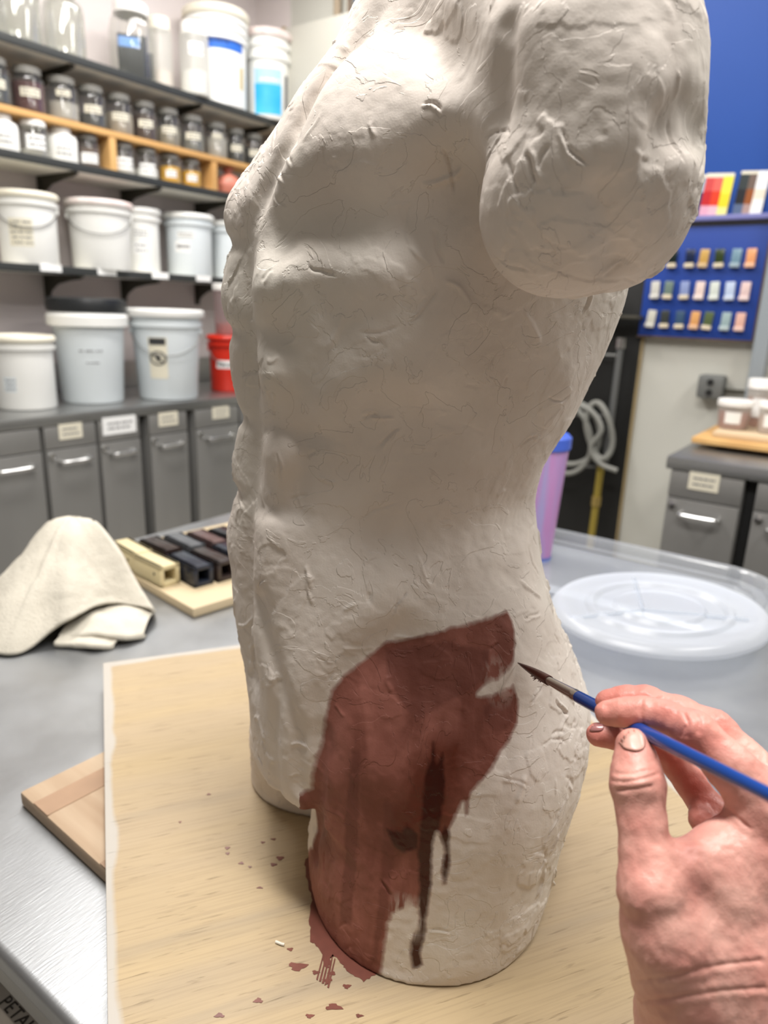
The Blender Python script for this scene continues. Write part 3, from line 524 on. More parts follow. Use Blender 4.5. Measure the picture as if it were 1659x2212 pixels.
def bucket(x, y, z, r, h, label, m='white_pl', lidm='white_pl', taper=.87, rings=1, lid=True, stick=None, bail=True, name='bucket', bail_side=1, top_extra=0., rot=0., cat='bucket'):
    o = empty(name, (x, y, z + .0008), face_cam(x, y, rot), label, cat)
    rb = r * taper; R = lambda zz: rb + (r * .95 - rb) * zz / h
    prof = [(0, .001), (rb * .97, .001), (rb, .006)]
    z1 = h * (.80 if rings == 1 else .66)
    prof += [(R(z1), z1)]
    zz = z1
    for k in range(rings):
        step = (h * .93 - z1) / rings
        prof += [(R(zz) + .010, zz + .003), (R(zz) + .011, zz + step * .45), (R(zz) + .002, zz + step * .5), (R(zz + step), zz + step)]
        zz += step
    mb = MB(); mb.lathe(prof, 56, close=False); body = mb.build('bucket_body', M_[m], o)
    if lid:
        mb = MB(); L0 = h * .915
        mb.lathe([(r * .93, L0), (r + .006, L0), (r + .009, L0 + .006), (r + .008, h - .008), (r + .002, h - .001), (r * .93, h), (r * .90, h - .006), (0, h - .006)], 56, close=False); mb.build('lid', M_[lidm], o)
    if bail:
        a = 1.35; zc = h * .76
        pts = [(R(zc) * math.cos(t) * 1.03 + .004, R(zc) * math.sin(t) * 1.03, zc - h * .26 * math.cos(t / a * PI / 2) ** .8 if abs(t) < a else zc) for t in [(-a + 2 * a * k / 24) for k in range(25)]]
        mb = MB(); mb.tube(pts, .0022, 6); mb.build('bail_handle', M_['wire'], o)
        for sgn in (-1, 1):
            mb = MB(); mb.box((R(zc) * math.cos(a) * 1.03, sgn * R(zc) * math.sin(a) * 1.03, zc), (.016, .014, .022), .003); mb.build('handle_ear', M_[m], o)
    for st in (stick or []):
        ang, w_, za, zb, mm, lines = st
        mb = MB(); curved_patch(mb, R(za * h), R(zb * h), za * h, zb * h, ang, w_); lb = mb.build('label_sticker', M_[mm], o)
        if lines:
            mb = MB(); scribble(mb, R(za * h), R(zb * h), za * h, zb * h, h, ang, w_, lines); mb.build('lettering', M_['ink'], lb)
    return o, R

# top shelf
def big_glass(x, y, r, h, label):
    o = empty('glass_jar', (x, y, 2.1638), 0, label, 'jar', 'big empty glass jars on the top shelf')
    prof = [(0, .003), (r * .9, .003), (r, .012), (r, h * .72), (r * .93, h * .80), (r * .62, h * .88), (r * .60, h * .97), (r * .66, h), (r * .60, h), (r * .56, h * .965), (r * .58, h * .88), (r * .89, h * .79), (r * .965, h * .72), (r * .965, .016), (0, .012)]
    mb = MB(); mb.lathe(prof, 48, close=False); mb.build('glass_body', M_['glass'], o)
    mb = MB(); mb.lathe([(r * .68, h * .985), (r * .70, h * 1.04), (0, h * 1.05)], 40, close=False); mb.build('lid', M_['grey_lid'], o)
big_glass(-2.83, 1.40, .075, .25, 'big clear glass jar at the left end of the top shelf, cut by the frame')
big_glass(-2.83, 1.605, .080, .25, 'big clear glass jar on the top shelf, second from the right')
big_glass(-2.83, 1.787, .074, .24, 'big clear glass jar on the top shelf, nearest to the black-boxed jar')
o = empty('clear_canister', (-2.825, 2.086, 2.1638), face_cam(-2.825, 2.086), 'clear white-lidded canister with a blue-taped black box inside, on the top shelf', 'jar')
mb = MB(); r = .088; h = .285
mb.lathe([(0, .002), (r * .95, .002), (r, .01), (r, .19), (r * .92, .225), (r * .72, .25)], 40, close=False); mb.build('jar_body', M_['glass'], o)
mb = MB(); mb.lathe([(.066, .245), (.069, .247), (.069, .28), (.064, h), (0, h)], 40, close=False); mb.build('lid', M_['white_lid'], o)
mb = MB(); mb.box((0, 0, .095), (.085, .115, .15), .006); mb.box((-.0, .07, .07), (.05, .02, .09), .004); bx_ = mb.build('black_box', M_['black_pl'], o)
mb = MB(); mb.box((.0435, -.012, .140), (.001, .082, .036)); mb.build('tape_label', M_['tape2'], bx_, smooth=False)
jar(-2.84, 2.238, 2.163, .050, .285, 'tall frosted jar with cream lid and pinkish powder, on the top shelf', powder('pink_beige', S(214, 200, 190)), .35, 'cream_pl', 'frost', shoulder=.86)
jar(-2.76, 2.355, 2.163, .062, .285, 'tall frosted jar with white lid and paper label, beside the big ribbed bucket', powder('white', S(240, 240, 238)), .42, 'white_lid', 'frost', (.62, .17, 1.0, 'paper'), shoulder=.86)
o, R = bucket(-2.845, 2.56, 2.163, .143, .40, 'big white ribbed bucket with a wide blue tape band, on the top shelf', 'white_pl', 'cream_pl', .92, 3, bail=False)
mb = MB(); curved_patch(mb, R(.225), R(.285), .225, .285, .0, .27, 20); tb_ = mb.build('blue_tape', M_['tape'], o)
mb = MB(); scribble(mb, R(.225), R(.285), .235, .275, .4, .0, .12, 1); mb.build('lettering', mat('navy_ink', S(28, 60, 120), .7), tb_)
mb = MB(); curved_patch(mb, R(.08), R(.19), .08, .17, .95, .03, 6); mb.build('glue_stain', mat('dried_tan_glue', S(206, 190, 150), .6), o)
o, R = bucket(-2.79, 2.835, 2.163, .113, .385, 'white ribbed bucket with a light blue and cyan label, last on the top shelf', 'white_pl', 'pink_lid', .90, 2, bail=False)
mb = MB(); curved_patch(mb, R(.02), R(.15), .02, .15, .02, .135, 14); c_ = mb.build('label_sticker', M_['cyan'], o)
mb = MB(); curved_patch(mb, R(.15), R(.215), .15, .215, .02, .135, 14); c2 = mb.build('label_band', M_['paleblue'], o)
mb = MB(); scribble(mb, R(.15), R(.18), .150, .185, .4, .02, .12, 1); mb.build('lettering', M_['paper'], c2)
mb = MB(); curved_patch(mb, R(.05), R(.2), .05, .2, 1.02, .03, 6); mb.build('barcode_panel', M_['ink'], o)

# jars on top of the rack
P_ = dict(black=powder('black', S(66, 68, 66)), maroon=powder('maroon', S(82, 44, 44)), pale=powder('pale_grey', S(176, 172, 164)), dark=powder('charcoal', S(62, 64, 62)), beige=powder('beige', S(170, 160, 144)),
          brown=powder('dark_brown', S(76, 58, 48)), greige=powder('greige', S(150, 144, 128)), grey=powder('mid_grey', S(112, 112, 106)), yellow=powder('yellow_ochre', S(232, 178, 52)), white=powder('chalk_white', S(244, 244, 242)))
ROWA = [(1.335, .052, 'grey', .9, 'mid-grey powder, cut by the left frame edge'), (1.478, .055, 'black', .9, 'black powder, first whole one from the left'), (1.604, .057, 'maroon', .95, 'maroon powder'), (1.737, .058, 'pale', .6, 'pale grey powder filled half way'), (1.860, .055, 'dark', .45, 'charcoal powder under a white strip'), (1.985, .054, 'beige', .75, 'beige powder'), (2.108, .050, 'brown', .9, 'dark brown powder'),
        (2.229, .052, 'greige', .7, 'greige powder'), (2.360, .055, 'grey', .7, 'mid-grey powder, beside the greige one'), (2.502, .052, 'pale', .8, 'pale grey powder near the clay chest'), (2.625, .045, 'dark', .8, 'charcoal powder near the clay chest'), (2.745, .046, 'black', .8, 'black powder at the far right end')]
for i, (y, r, c, fl, d) in enumerate(ROWA):
    jar(-2.80, y, 1.943, r, .152, 'squat rack-top jar of %s' % d, P_[c], fl, 'grey_lid', 'jarpl', (.42, .19, 1.2, 'cream_paper') if c != 'pale' else (.6, .14, .9, 'cream_paper'), 'squat pigment jars on top of the pine rack')
def bottle(y, r, h, label):
    o = empty('white_bottle', (-2.79, y, 1.7928), face_cam(-2.79, y), label, 'bottle', 'white plastic bottles in the pine rack')
    mb = MB(); mb.lathe([(0, .001), (r * .95, .001), (r, .006), (r, h * .68), (r * .93, h * .76), (r * .6, h * .84), (r * .58, h * .86)], 32, close=False); mb.build('bottle_body', M_['white_pl'], o)
    mb = MB(); mb.lathe([(r * .62, h * .83), (r * .64, h * .84), (r * .64, h * .99), (r * .6, h), (0, h)], 32, close=False); mb.build('cap', M_['white_lid'], o)
    mb = MB(); scribble(mb, r, r, h * .15, h * .5, h, .1, r * 1.2, 2, .001); mb.build('lettering', M_['ink'], o)
bottle(1.485, .054, .126, 'white plastic bottle at the left end of the pine rack')
jar(-2.78, 1.598, 1.792, .052, .126, 'clear jar with white lid and white sticker between two white bottles in the rack', P_['pale'], .3, 'white_lid', 'glass', (.4, .4, 1.3, 'paper'), shoulder=.82)
bottle(1.714, .056, .126, 'white plastic bottle next to the brown jar in the pine rack')
jar(-2.79, 1.826, 1.792, .043, .122, 'small jar of brown pigment beside the first wooden divider', powder('cocoa', S(110, 92, 82)), .85, 'grey_lid', 'jarpl', (.3, .3, 1.5, 'paper'))
jar(-2.79, 1.984, 1.792, .046, .122, 'small clear jar just right of the first wooden divider', powder('off_white', S(214, 210, 202)), .35, 'grey_lid', 'jarpl', (.35, .38, 1.5, 'paper'))
jar(-2.79, 2.098, 1.792, .048, .122, 'small jar of white powder in the middle of the second rack bay', P_['white'], .5, 'grey_lid', 'jarpl', (.32, .36, 1.4, 'paper'))
jar(-2.79, 2.222, 1.792, .046, .120, 'yellow pigment jar with a white sticker, the left one of two', P_['yellow'], .85, 'grey_lid', 'jarpl', (.34, .24, 1.0, 'paper'))
jar(-2.79, 2.338, 1.792, .045, .120, 'yellow pigment jar with a white sticker, beside the second wooden divider', P_['yellow'], .85, 'grey_lid', 'jarpl', (.34, .24, 1.0, 'paper'))
sb = empty('pink_bag', (-2.79, 2.56, 1.7925), 0, 'salmon pink knotted bag in the last bay of the pine rack', 'bag')
mb = MB(); mb.lathe([(0, .0), (.035, .0), (.060, .012), (.070, .040), (.062, .068), (.038, .088), (.018, .096), (.016, .104), (.03, .118), (.02, .122), (0, .11)], 28)
for v in mb.bm.verts: v.co += Vector((math.sin(v.co.y * 90 + v.co.z * 40), math.cos(v.co.x * 80), math.sin(v.co.x * 70))) * .003
mb.build('bag_body', mat('salmon_plastic_film', S(206, 128, 108), .4, var=.2, vs=20), sb)

# third shelf buckets
bucket(-2.83, 1.10, 1.410, .118, .27, 'white lidded bucket at the far left of the third shelf, outside the frame edge', stick=[])
bucket(-2.82, 1.563, 1.410, .110, .262, 'white bucket with a yellowed printed label, first on the third shelf', 'white_pl', 'cream_pl', .93, 1, stick=[(-.25, .085, .25, .62, 'cream_paper', 5)])
bucket(-2.80, 1.86, 1.410, .128, .268, 'wide white bucket with pink stains on its lid, second on the third shelf', 'white_pl', 'pink_lid', .88, 1)
bucket(-2.86, 2.095, 1.410, .088, .272, 'narrow white bucket with faint lettering, third on the third shelf', 'white_pl', 'white_pl', .93, 1, bail=False, stick=[(.05, .07, .55, .68, 'white_pl', 2), (.0, .06, .3, .48, 'paper', 2)])
bucket(-2.83, 2.345, 1.410, .110, .275, 'white bucket with a small torn paper label, fourth on the third shelf', 'cool_pl', 'white_pl', .93, 1, bail=False, stick=[(-.3, .07, .38, .56, 'paper', 1), (-.15, .075, .6, .7, 'white_pl', 2)])
bucket(-2.83, 2.585, 1.410, .085, .268, 'narrow white bucket beside the clay chest, fifth on the third shelf', 'cool_pl', 'white_pl', .93, 1, bail=False)
bucket(-2.83, 2.80, 1.410, .095, .26, 'white bucket at the far right of the third shelf, behind the sculpture')

# ---------------------------------------------------------------- left counter and its cupboards
ct = empty('steel_counter', (-2.6925, 1.2, .9), 0, 'long stainless steel worktop under the wall shelves', 'counter')
mb = MB(); mb.box((0, 0, -.02), (.60, 3.46, .038), .006); mb.build('worktop', M_['steel'], ct)
mb = MB(); mb.box((-.293, 0, .06), (.012, 3.46, .12), .003); mb.build('backsplash', M_['steel'], ct)
def unit(cx, cy, w, rz, label, plate, depth=.56, lock=True, hw=.55):
    """front faces local -y; origin at the foot"""
    o = empty('steel_cupboard', (cx, cy, 0), rz, label, 'cupboard')
    mb = MB(); mb.box((0, depth / 2, .48), (w - .004, depth, .76), .002); mb.box((0, depth / 2 + .02, .05), (w - .02, depth - .06, .10)); mb.build('carcass', M_['steel_dark'], o)
    mb = MB(); mb.box((0, -.006, .818), (w - .006, .012, .078), .002); mb.build('fascia', M_['steel_dark'], o)
    mb = MB(); mb.box((0, -.008, .447), (w - .008, .016, .655), .003); dr = mb.build('door', M_['steel_dark'], o)
    hwid = w * hw; mb = MB()
    mb.tube(bez([(-hwid / 2, -.016, .735), (-hwid / 2, -.045, .733), (0, -.048, .732), (hwid / 2, -.045, .733), (hwid / 2, -.016, .735)], 6), .006, 8); 
    mb.box((0, -.045, .732), (hwid * .96, .010, .016), .003); mb.build('handle', M_['chrome'], dr)
    if lock:
        mb = MB(); mb.lathe([(0, 0), (.011, 0), (.011, .008), (0, .010)], 16, Matrix.Translation((-w * .40, -.016, .755)) @ Matrix.Rotation(PI / 2, 4, 'X')); mb.build('lock', M_['chrome'], dr)
    if plate:
        pw, ph, mm, dx = plate
        mb = MB(); mb.box((dx, -.0135, .836 - .0), (pw, .002, ph), 0); pl = mb.build('name_plate', M_[mm], o, smooth=False)
        mb = MB()
        for l in range(2):
            u = -pw * .35
            while u < pw * .3:
                du = random.uniform(.05, .14) * pw; mb.box((dx + u + du / 2, -.0149, .845 - l * .018), (du, .0006, ph * .10)); u += du * 1.3
        mb.build('lettering', M_['ink'], pl, smooth=False)
    return o
X0 = -2.402
for (ya, yb_, lab, pl) in ((.62, .84, 'steel cupboard at the far left end of the counter run', None), (.85, 1.07, 'steel cupboard left of the frame edge', ('c')), (1.08, 1.298, 'steel cupboard with bar handle at the left frame edge', None),
                          (1.308, 1.512, 'steel cupboard with a small cream name plate, behind the towel', (.09, .055, 'cream_paper', 0)), (1.520, 1.702, 'steel cupboard with the large white name plate', (.145, .066, 'paper', 0)),
                          (1.742, 1.934, 'steel cupboard between the two dark gaps, with a cream name plate', (.095, .055, 'cream_paper', 0)), (1.974, 2.222, 'steel cupboard beside the clay abdomen, with a cream name plate', (.095, .05, 'cream_paper', .02)),
                          (2.23, 2.46, 'steel cupboard hidden behind the sculpture', None), (2.47, 2.90, 'wide steel cupboard at the corner end of the counter', None)):
    if pl == 'c': pl = (.09, .055, 'cream_paper', 0)
    unit(X0, (ya + yb_) / 2, yb_ - ya, PI / 2, lab, pl)
tag(MB().box((-2.70, 1.722, .44), (.5, .034, .83)).build('gap_shade_block', M_['gap'], smooth=False), 'black block painted as shade between the white-plated and the next cupboard', 'gap', 'shade blocks between cupboards')  # solid near-black block paints the shade between the cupboards
tag(MB().box((-2.70, 1.954, .44), (.5, .034, .83)).build('gap_shade_block', M_['gap'], smooth=False), 'black block painted as shade left of the cupboard beside the clay abdomen', 'gap', 'shade blocks between cupboards')

# buckets on the counter
bucket(-2.62, 1.385, .900, .108, .262, 'short white bucket with cream lid at the left end of the counter', 'white_pl', 'cream_pl', .95, 1, bail=False, stick=[(-.5, .045, .25, .45, 'cool_pl', 3)])
o, R = bucket(-2.63, 1.664, .900, .144, .375, 'tall bluish white bucket under a black lid, on the counter', 'cool_pl', 'cool_pl', .80, 1, lid=False, bail=False, stick=[(.0, .10, .52, .57, 'cool_pl', 1), (.05, .06, .4, .45, 'cool_pl', 1)])
mb = MB(); mb.lathe([(.134, .345), (.147, .35), (.150, .375), (.144, .395), (.122, .400), (.114, .392), (0, .39)], 48, close=False); mb.build('lid', M_['black_pl'], o)
mb = MB(); mb.lathe([(.138, .292), (.150, .295), (.151, .33), (.140, .345)], 48, close=False); mb.build('rim_band', M_['white_pl'], o)
o, R = bucket(-2.54, 1.965, .900, .150, .365, 'tall bluish white bucket with a round warning symbol, on the counter', 'cool_pl', 'white_pl', .80, 1, bail=True)
mb = MB(); za, zb = .09, .255; curved_patch(mb, R(za), R(zb), za, zb, -.28, .075, 8); lb = mb.build('warning_label', M_['cream_paper'], o); lb['label'] = 'printed warning label with struck-out circle'
mb = MB(); curved_patch(mb, R(.225), R(.252), .225, .252, -.28, .066, 6, .0016)
for k in range(28):   # struck-out ring
    a = 2 * PI * k / 28; zz = .172 + .026 * math.sin(a); curved_patch(mb, R(zz), R(zz), zz - .003, zz + .003, -.28 + .030 * math.cos(a) / R(zz), .0075, 1, .0016)
for k in range(14):
    t = -1 + 2 * k / 13; zz = .172 + .018 * t; curved_patch(mb, R(zz), R(zz), zz - .003, zz + .003, -.28 - .020 * t / R(zz), .006, 1, .0016)
curved_patch(mb, R(.165), R(.18), .160, .184, -.27, .016, 2, .0014)
mb.build('printed_symbol', M_['ink_dark'], lb)
o, R = bucket(-2.58, 2.345, .900, .092, .255, 'red bucket with a white sticker beside the clay abdomen, on the counter', 'red_pl', 'red_pl', .92, 1, stick=[(-.1, .10, .42, .56, 'paper', 1)])
jg = empty('clear_jug', (-2.58, 2.352, 1.156), face_cam(-2.58, 2.352), 'tall clear jug with pinkish residue standing on the red bucket', 'jug')
mb = MB(); mb.lathe([(0, .001), (.058, .001), (.062, .01), (.066, .20)], 32, close=False); mb.build('jug_body', glass_mat('hazy_pink_plastic', (.86, .76, .76, 1), .1, .2, milk=.38, milkcol=(.66, .56, .56, 1)), jg)
mb = MB(); mb.lathe([(.0, .003), (.056, .004), (.06, .05), (0, .055)], 32); mb.build('contents', powder('pink', S(208, 140, 130)), jg)
mb = MB(); mb.lathe([(.068, .196), (.071, .20), (.071, .222), (.066, .226), (0, .226)], 32, close=False); mb.build('lid', M_['white_lid'], jg)

# ---------------------------------------------------------------- right counter, boards and tubs
rc = empty('steel_counter', (.43, 2.60, .9), 0, 'stainless steel worktop under the tile board at the right', 'counter')
mb = MB(); mb.box((0, 0, -.02), (1.92, .74, .04), .006); mb.build('worktop', M_['steel'], rc)
# backsplash stays low and starts right of the stacked boards
for (xa, xb, lab, pl) in ((-.515, -.305, 'steel cupboard with a cream plate at the left end of the right counter', (.085, .052, 'cream_paper', -.005)), (-.275, -.06, 'steel cupboard at the right frame edge', (.085, .052, 'cream_paper', 0)), (-.03, .4, 'steel cupboard right of the frame', None)):
    unit((xa + xb) / 2, 2.242, xb - xa, 0, lab, pl, depth=.7, hw=.5)
tag(MB().box((-.29, 2.60, .44), (.026, .66, .83)).build('gap_shade_block', M_['gap'], smooth=False), 'black block painted as shade between the two cupboards of the right counter', 'gap')  # black block in place of the shade between these cupboards
bd1 = MB(); bd1.box((-.10, 2.63, .926), (.82, .40, .018), .003); tag(bd1.build('wooden_board', M_['wood']), 'lower plywood board on the right counter, raised on a dark strip', 'board')
tag(MB().box((-.06, 2.64, .909), (.76, .34, .016), .002).build('dark_board', mat('dark_stained_board', S(62, 44, 30), .6, var=.3, vs=6)), 'dark stained board lying under the stacked plywood on the right counter', 'board')
bd2 = MB(); bd2.box((-.06, 2.66, .945), (.80, .36, .018), .003); tag(bd2.build('wooden_board', mat('pale_plywood', S(216, 192, 158), .6, var=.12, vs=8, stretch=(.2, 1, 1))), 'upper pale plywood board carrying the white-lidded tubs', 'board')
def tub(x, y, z, r, h, label, c, shape=1.):
    o = empty('pigment_tub', (x, y, z + .0006), face_cam(x, y), label, 'tub', 'white-lidded tubs on the plywood')
    mb = MB(); mb.lathe([(0, .001), (r * .8, .001), (r * .86, .006), (r * .97, h * .8)], 32, close=False); mb.build('tub_body', M_['frost'], o)
    mb = MB(); mb.lathe([(0, .003), (r * .8, .004), (r * .9, h * .6), (0, h * .62)], 32); mb.build('contents', powder('tub', c), o)
    mb = MB(); mb.lathe([(r, h * .8), (r * 1.05, h * .81), (r * 1.05, h * .97), (r, h), (0, h)], 32, close=False); mb.build('lid', M_['white_lid'], o)
    mb = MB(); curved_patch(mb, r * .9, r * .95, h * .22, h * .62, -.05, r * .9, 6, .0015); mb.build('label_sticker', M_['paper'], o)
tub(-.425, 2.60, .954, .053, .095, 'squat white-lidded tub with a red-brown base, leftmost on the plywood', S(176, 92, 76))
tub(-.312, 2.585, .954, .040, .100, 'narrow white-lidded tub next to the squat one', S(206, 180, 172))
tub(-.212, 2.60, .954, .040, .095, 'white-lidded tub cut by the right frame edge', S(190, 110, 96))
tub(-.37, 2.72, .954, .045, .16, 'tall white-lidded tub with pink contents standing behind the small tubs', S(214, 140, 122))
# ---------------------------------------------------------------- work table
tb = empty('work_table', (.2, .905, .76), 0, 'large scratched stainless steel work table in the foreground', 'table')
def scratched_steel():
    m = mat('scratched_steel', S(172, 174, 176), .30, .9, var=.16, vs=4); nt = m.node_tree; N = nt.nodes; Lk = nt.links; b = N['Principled BSDF']
    tc = N.new('ShaderNodeTexCoord'); hs = []
    for ang, sc_ in ((.3, (420, 60, 1)), (1.25, (460, 70, 1)), (2.3, (480, 55, 1))):
        mp = N.new('ShaderNodeMapping'); mp.inputs['Rotation'].default_value = (0, 0, ang); mp.inputs['Scale'].default_value = sc_; Lk.new(tc.outputs['Object'], mp.inputs[0])
        n = N.new('ShaderNodeTexNoise'); n.inputs['Scale'].default_value = 1; n.inputs['Detail'].default_value = 2; Lk.new(mp.outputs[0], n.inputs[0]); hs.append(n)
    a = N.new('ShaderNodeMath'); a.operation = 'ADD'; Lk.new(hs[0].outputs[0], a.inputs[0]); Lk.new(hs[1].outputs[0], a.inputs[1])
    a2 = N.new('ShaderNodeMath'); a2.operation = 'ADD'; Lk.new(a.outputs[0], a2.inputs[0]); Lk.new(hs[2].outputs[0], a2.inputs[1])
    bp = N.new('ShaderNodeBump'); bp.inputs['Distance'].default_value = .00011; bp.inputs['Strength'].default_value = .8; Lk.new(a2.outputs[0], bp.inputs['Height']); Lk.new(bp.outputs[0], b.inputs['Normal'])
    big = N.new('ShaderNodeTexNoise'); big.inputs['Scale'].default_value = 5; big.inputs['Detail'].default_value = 5; Lk.new(tc.outputs['Object'], big.inputs[0])
    mr = N.new('ShaderNodeMapRange'); mr.inputs[1].default_value = .35; mr.inputs[2].default_value = .7; mr.inputs[3].default_value = .36; mr.inputs[4].default_value = .55
    Lk.new(big.outputs[0], mr.inputs[0]); Lk.new(mr.outputs[0], b.inputs['Roughness'])
    return m
M_['table'] = scratched_steel()
mb = MB(); mb.box((0, 0, -.012), (3.18, 1.396, .024), .008, seg=4); mb.build('table_top', M_['table'], tb)
mb = MB()
for y in (-.690, .690): mb.box((0, y, -.032), (3.16, .012, .022), .002)
for x in (-1.58, 1.58): mb.box((x, 0, -.05), (.012, 1.37, .06), .002)
mb.build('apron', M_['steel_dark'], tb)
mb = MB(); mb.box((0, 0, -.53), (3.0, 1.26, .02), .004); mb.build('undershelf', M_['steel_dark'], tb)
for x in (-1.52, 1.52):
    for y in (-.63, .63):
        mb = MB(); mb.lathe([(.02, -.76), (.02, -.024)], 20, Matrix.Translation((x, y, 0))); mb.build('leg', M_['steel'], tb)
bn = empty('printed_carton', (-.70, .42, .24), 0, 'dark grey carton with black lettering on the undershelf, below the near table edge', 'box')
mb = MB(); mb.box((0, 0, .19), (.62, .38, .378), .004); mb.build('carton_body', mat('dark_grey_card', S(200, 192, 182), .6, var=.2, vs=12), bn)
fc = bpy.data.curves.new('lettering', 'FONT'); fc.body = 'PETAL'; fc.size = .0175; fc.extrude = .0004; fc.space_character = 1.1
fo = bpy.data.objects.new('lettering_src', fc); me = bpy.data.meshes.new_from_object(fo); bpy.data.objects.remove(fo)
me.materials.clear(); me.materials.append(mat('black_print', S(74, 68, 62), .6))
to = bpy.data.objects.new('lettering', me); COL.objects.link(to); to.parent = bn; to.location = (-.614 + .70, .2315 - .42, .3795)

# ---------------------------------------------------------------- boards under the sculpture
def wood_mat(name, base, dark, light, pale=(176, 170, 161)):
    m = bpy.data.materials.new(name); m.use_nodes = True; nt = m.node_tree; N = nt.nodes; Lk = nt.links; b = N['Principled BSDF']
    b.inputs['Roughness'].default_value = .62; b.inputs['Specular IOR Level'].default_value = .3
    tc = N.new('ShaderNodeTexCoord')
    def noise(scale, st, det=4, rot=0):
        mp = N.new('ShaderNodeMapping'); mp.inputs['Scale'].default_value = st; mp.inputs['Rotation'].default_value = (0, 0, rot); Lk.new(tc.outputs['Object'], mp.inputs[0])
        n = N.new('ShaderNodeTexNoise'); n.inputs['Scale'].default_value = scale; n.inputs['Detail'].default_value = det; n.inputs['Distortion'].default_value = .4; Lk.new(mp.outputs[0], n.inputs[0]); return n.outputs[0]
    def ramp(x, a, c):
        r = N.new('ShaderNodeMapRange'); r.inputs[1].default_value = a; r.inputs[2].default_value = c; Lk.new(x, r.inputs[0]); return r.outputs[0]
    def mixc(f, a, c):
        mx = N.new('ShaderNodeMix'); mx.data_type = 'RGBA'
        Lk.new(f, mx.inputs[0])
        for s_, v in ((6, a), (7, c)):
            if isinstance(v, tuple): mx.inputs[s_].default_value = v
            else: Lk.new(v, mx.inputs[s_])
        return mx.outputs[2]
    c = mixc(ramp(noise(3.2, (3.2, .45, 1)), .38, .66), S(*base), S(*light))
    c = mixc(ramp(noise(5, (3.2, .4, 1), 5), .56, .78), c, S(*dark))
    # fine open grain: short dark dashes along the grain
    g = ramp(noise(90, (3.6, .30, 1), 3), .63, .78)
    gm = N.new('ShaderNodeMath'); gm.operation = 'MULTIPLY'; Lk.new(g, gm.inputs[0]); gm.inputs[1].default_value = .38
    c = mixc(gm.outputs[0], c, S(98, 82, 62))
    g3 = ramp(noise(120, (4, .10, 1), 2), .45, .75); gn = N.new('ShaderNodeMath'); gn.operation = 'MULTIPLY'; Lk.new(g3, gn.inputs[0]); gn.inputs[1].default_value = .30
    c = mixc(gn.outputs[0], c, S(128, 110, 86))
    g2 = ramp(noise(2.5, (1.2, .6, 1), 5), .62, .72)
    gk = N.new('ShaderNodeMath'); gk.operation = 'MULTIPLY'; Lk.new(g2, gk.inputs[0]); gk.inputs[1].default_value = .5
    c = mixc(gk.outputs[0], c, S(142, 131, 117))
    # white plaster smears near the edges
    sx = N.new('ShaderNodeSeparateXYZ'); Lk.new(tc.outputs['Object'], sx.inputs[0])
    ab = N.new('ShaderNodeMath'); ab.operation = 'ABSOLUTE'; Lk.new(sx.outputs[1], ab.inputs[0])
    e1 = ramp(ab.outputs[0], .276, .299)
    n = noise(9, (1, 1, 1), 5)
    ad = N.new('ShaderNodeMath'); ad.operation = 'ADD'; Lk.new(e1, ad.inputs[0]); Lk.new(n, ad.inputs[1])
    e2 = ramp(sx.outputs[0], -.47, -.499); ad2 = N.new('ShaderNodeMath'); ad2.operation = 'MAXIMUM'; Lk.new(e2, ad2.inputs[0]); Lk.new(e1, ad2.inputs[1])
    ad3 = N.new('ShaderNodeMath'); ad3.operation = 'ADD'; Lk.new(ad2.outputs[0], ad3.inputs[0]); Lk.new(n, ad3.inputs[1])
    c = mixc(ramp(ad3.outputs[0], 1.05, 1.25), c, S(*pale))
    Lk.new(c, b.inputs['Base Color'])
    bp = N.new('ShaderNodeBump'); bp.invert = True; bp.inputs['Distance'].default_value = .0006; Lk.new(g, bp.inputs['Height']); Lk.new(bp.outputs[0], b.inputs['Normal'])
    return m
ANG = math.atan2(-.547, .837)
# board local: x along the near-left edge, y towards the far right
cx = -.853 + .837 * .5 + .547 * .299; cy = .522 - .547 * .5 + .837 * .299
pw = empty('plywood_board', (cx, cy, .796), ANG, 'large pale plywood board under the clay torso, speckled with red-brown drops', 'board')
M_['ply'] = wood_mat('pale_birch_plywood', (172, 153, 125), (152, 138, 118), (178, 157, 122))
mb = MB(); mb.box((0, 0, -.0016), (1.0, .598, .0032), .001); mb.build('face_ply', M_['ply'], pw)
PLY = [mat('ply_edge_%s' % n, S(*c), .7, var=.2, vs=40, stretch=(1, 1, .2)) for n, c in (('tan', (176, 156, 128)), ('brown', (150, 130, 108)))]
for k in range(4):
    mb = MB(); ins = (.0012, .0004, .0016, .0006)[k]; mb.box((0, 0, -.0032 - .0037 * (k + .5)), (1.0 - ins, .598 - ins, .00365), .0006); mb.build('ply_layer', PLY[k % 2], pw)
lb_ = empty('wooden_board', (-.687 + .26, .311 + .19, .778), math.radians(-3), 'smaller wooden board with brown stripes sticking out from under the plywood', 'board')
mb = MB(); mb.box((0, 0, -.009), (.52, .40, .0178), .004); mb.build('board_body', mat('weathered_pine', S(184, 163, 138), .65, col2=S(156, 130, 104), vs=7, stretch=(.25, 3, 1), bump=.0004, bs=40), lb_)
mb = MB(); mb.box((-.215, 0, .0002), (.030, .398, .0006), 0); mb.build('inlay_strip', mat('brown_wood_strip', S(160, 130, 104), .65, var=.15, vs=20), lb_)
mb = MB(); mb.box((-.09, 0, .0002), (.018, .398, .0006), 0); mb.build('inlay_strip', mat('brown_wood_strip2', S(156, 128, 104), .65, var=.15, vs=20), lb_)
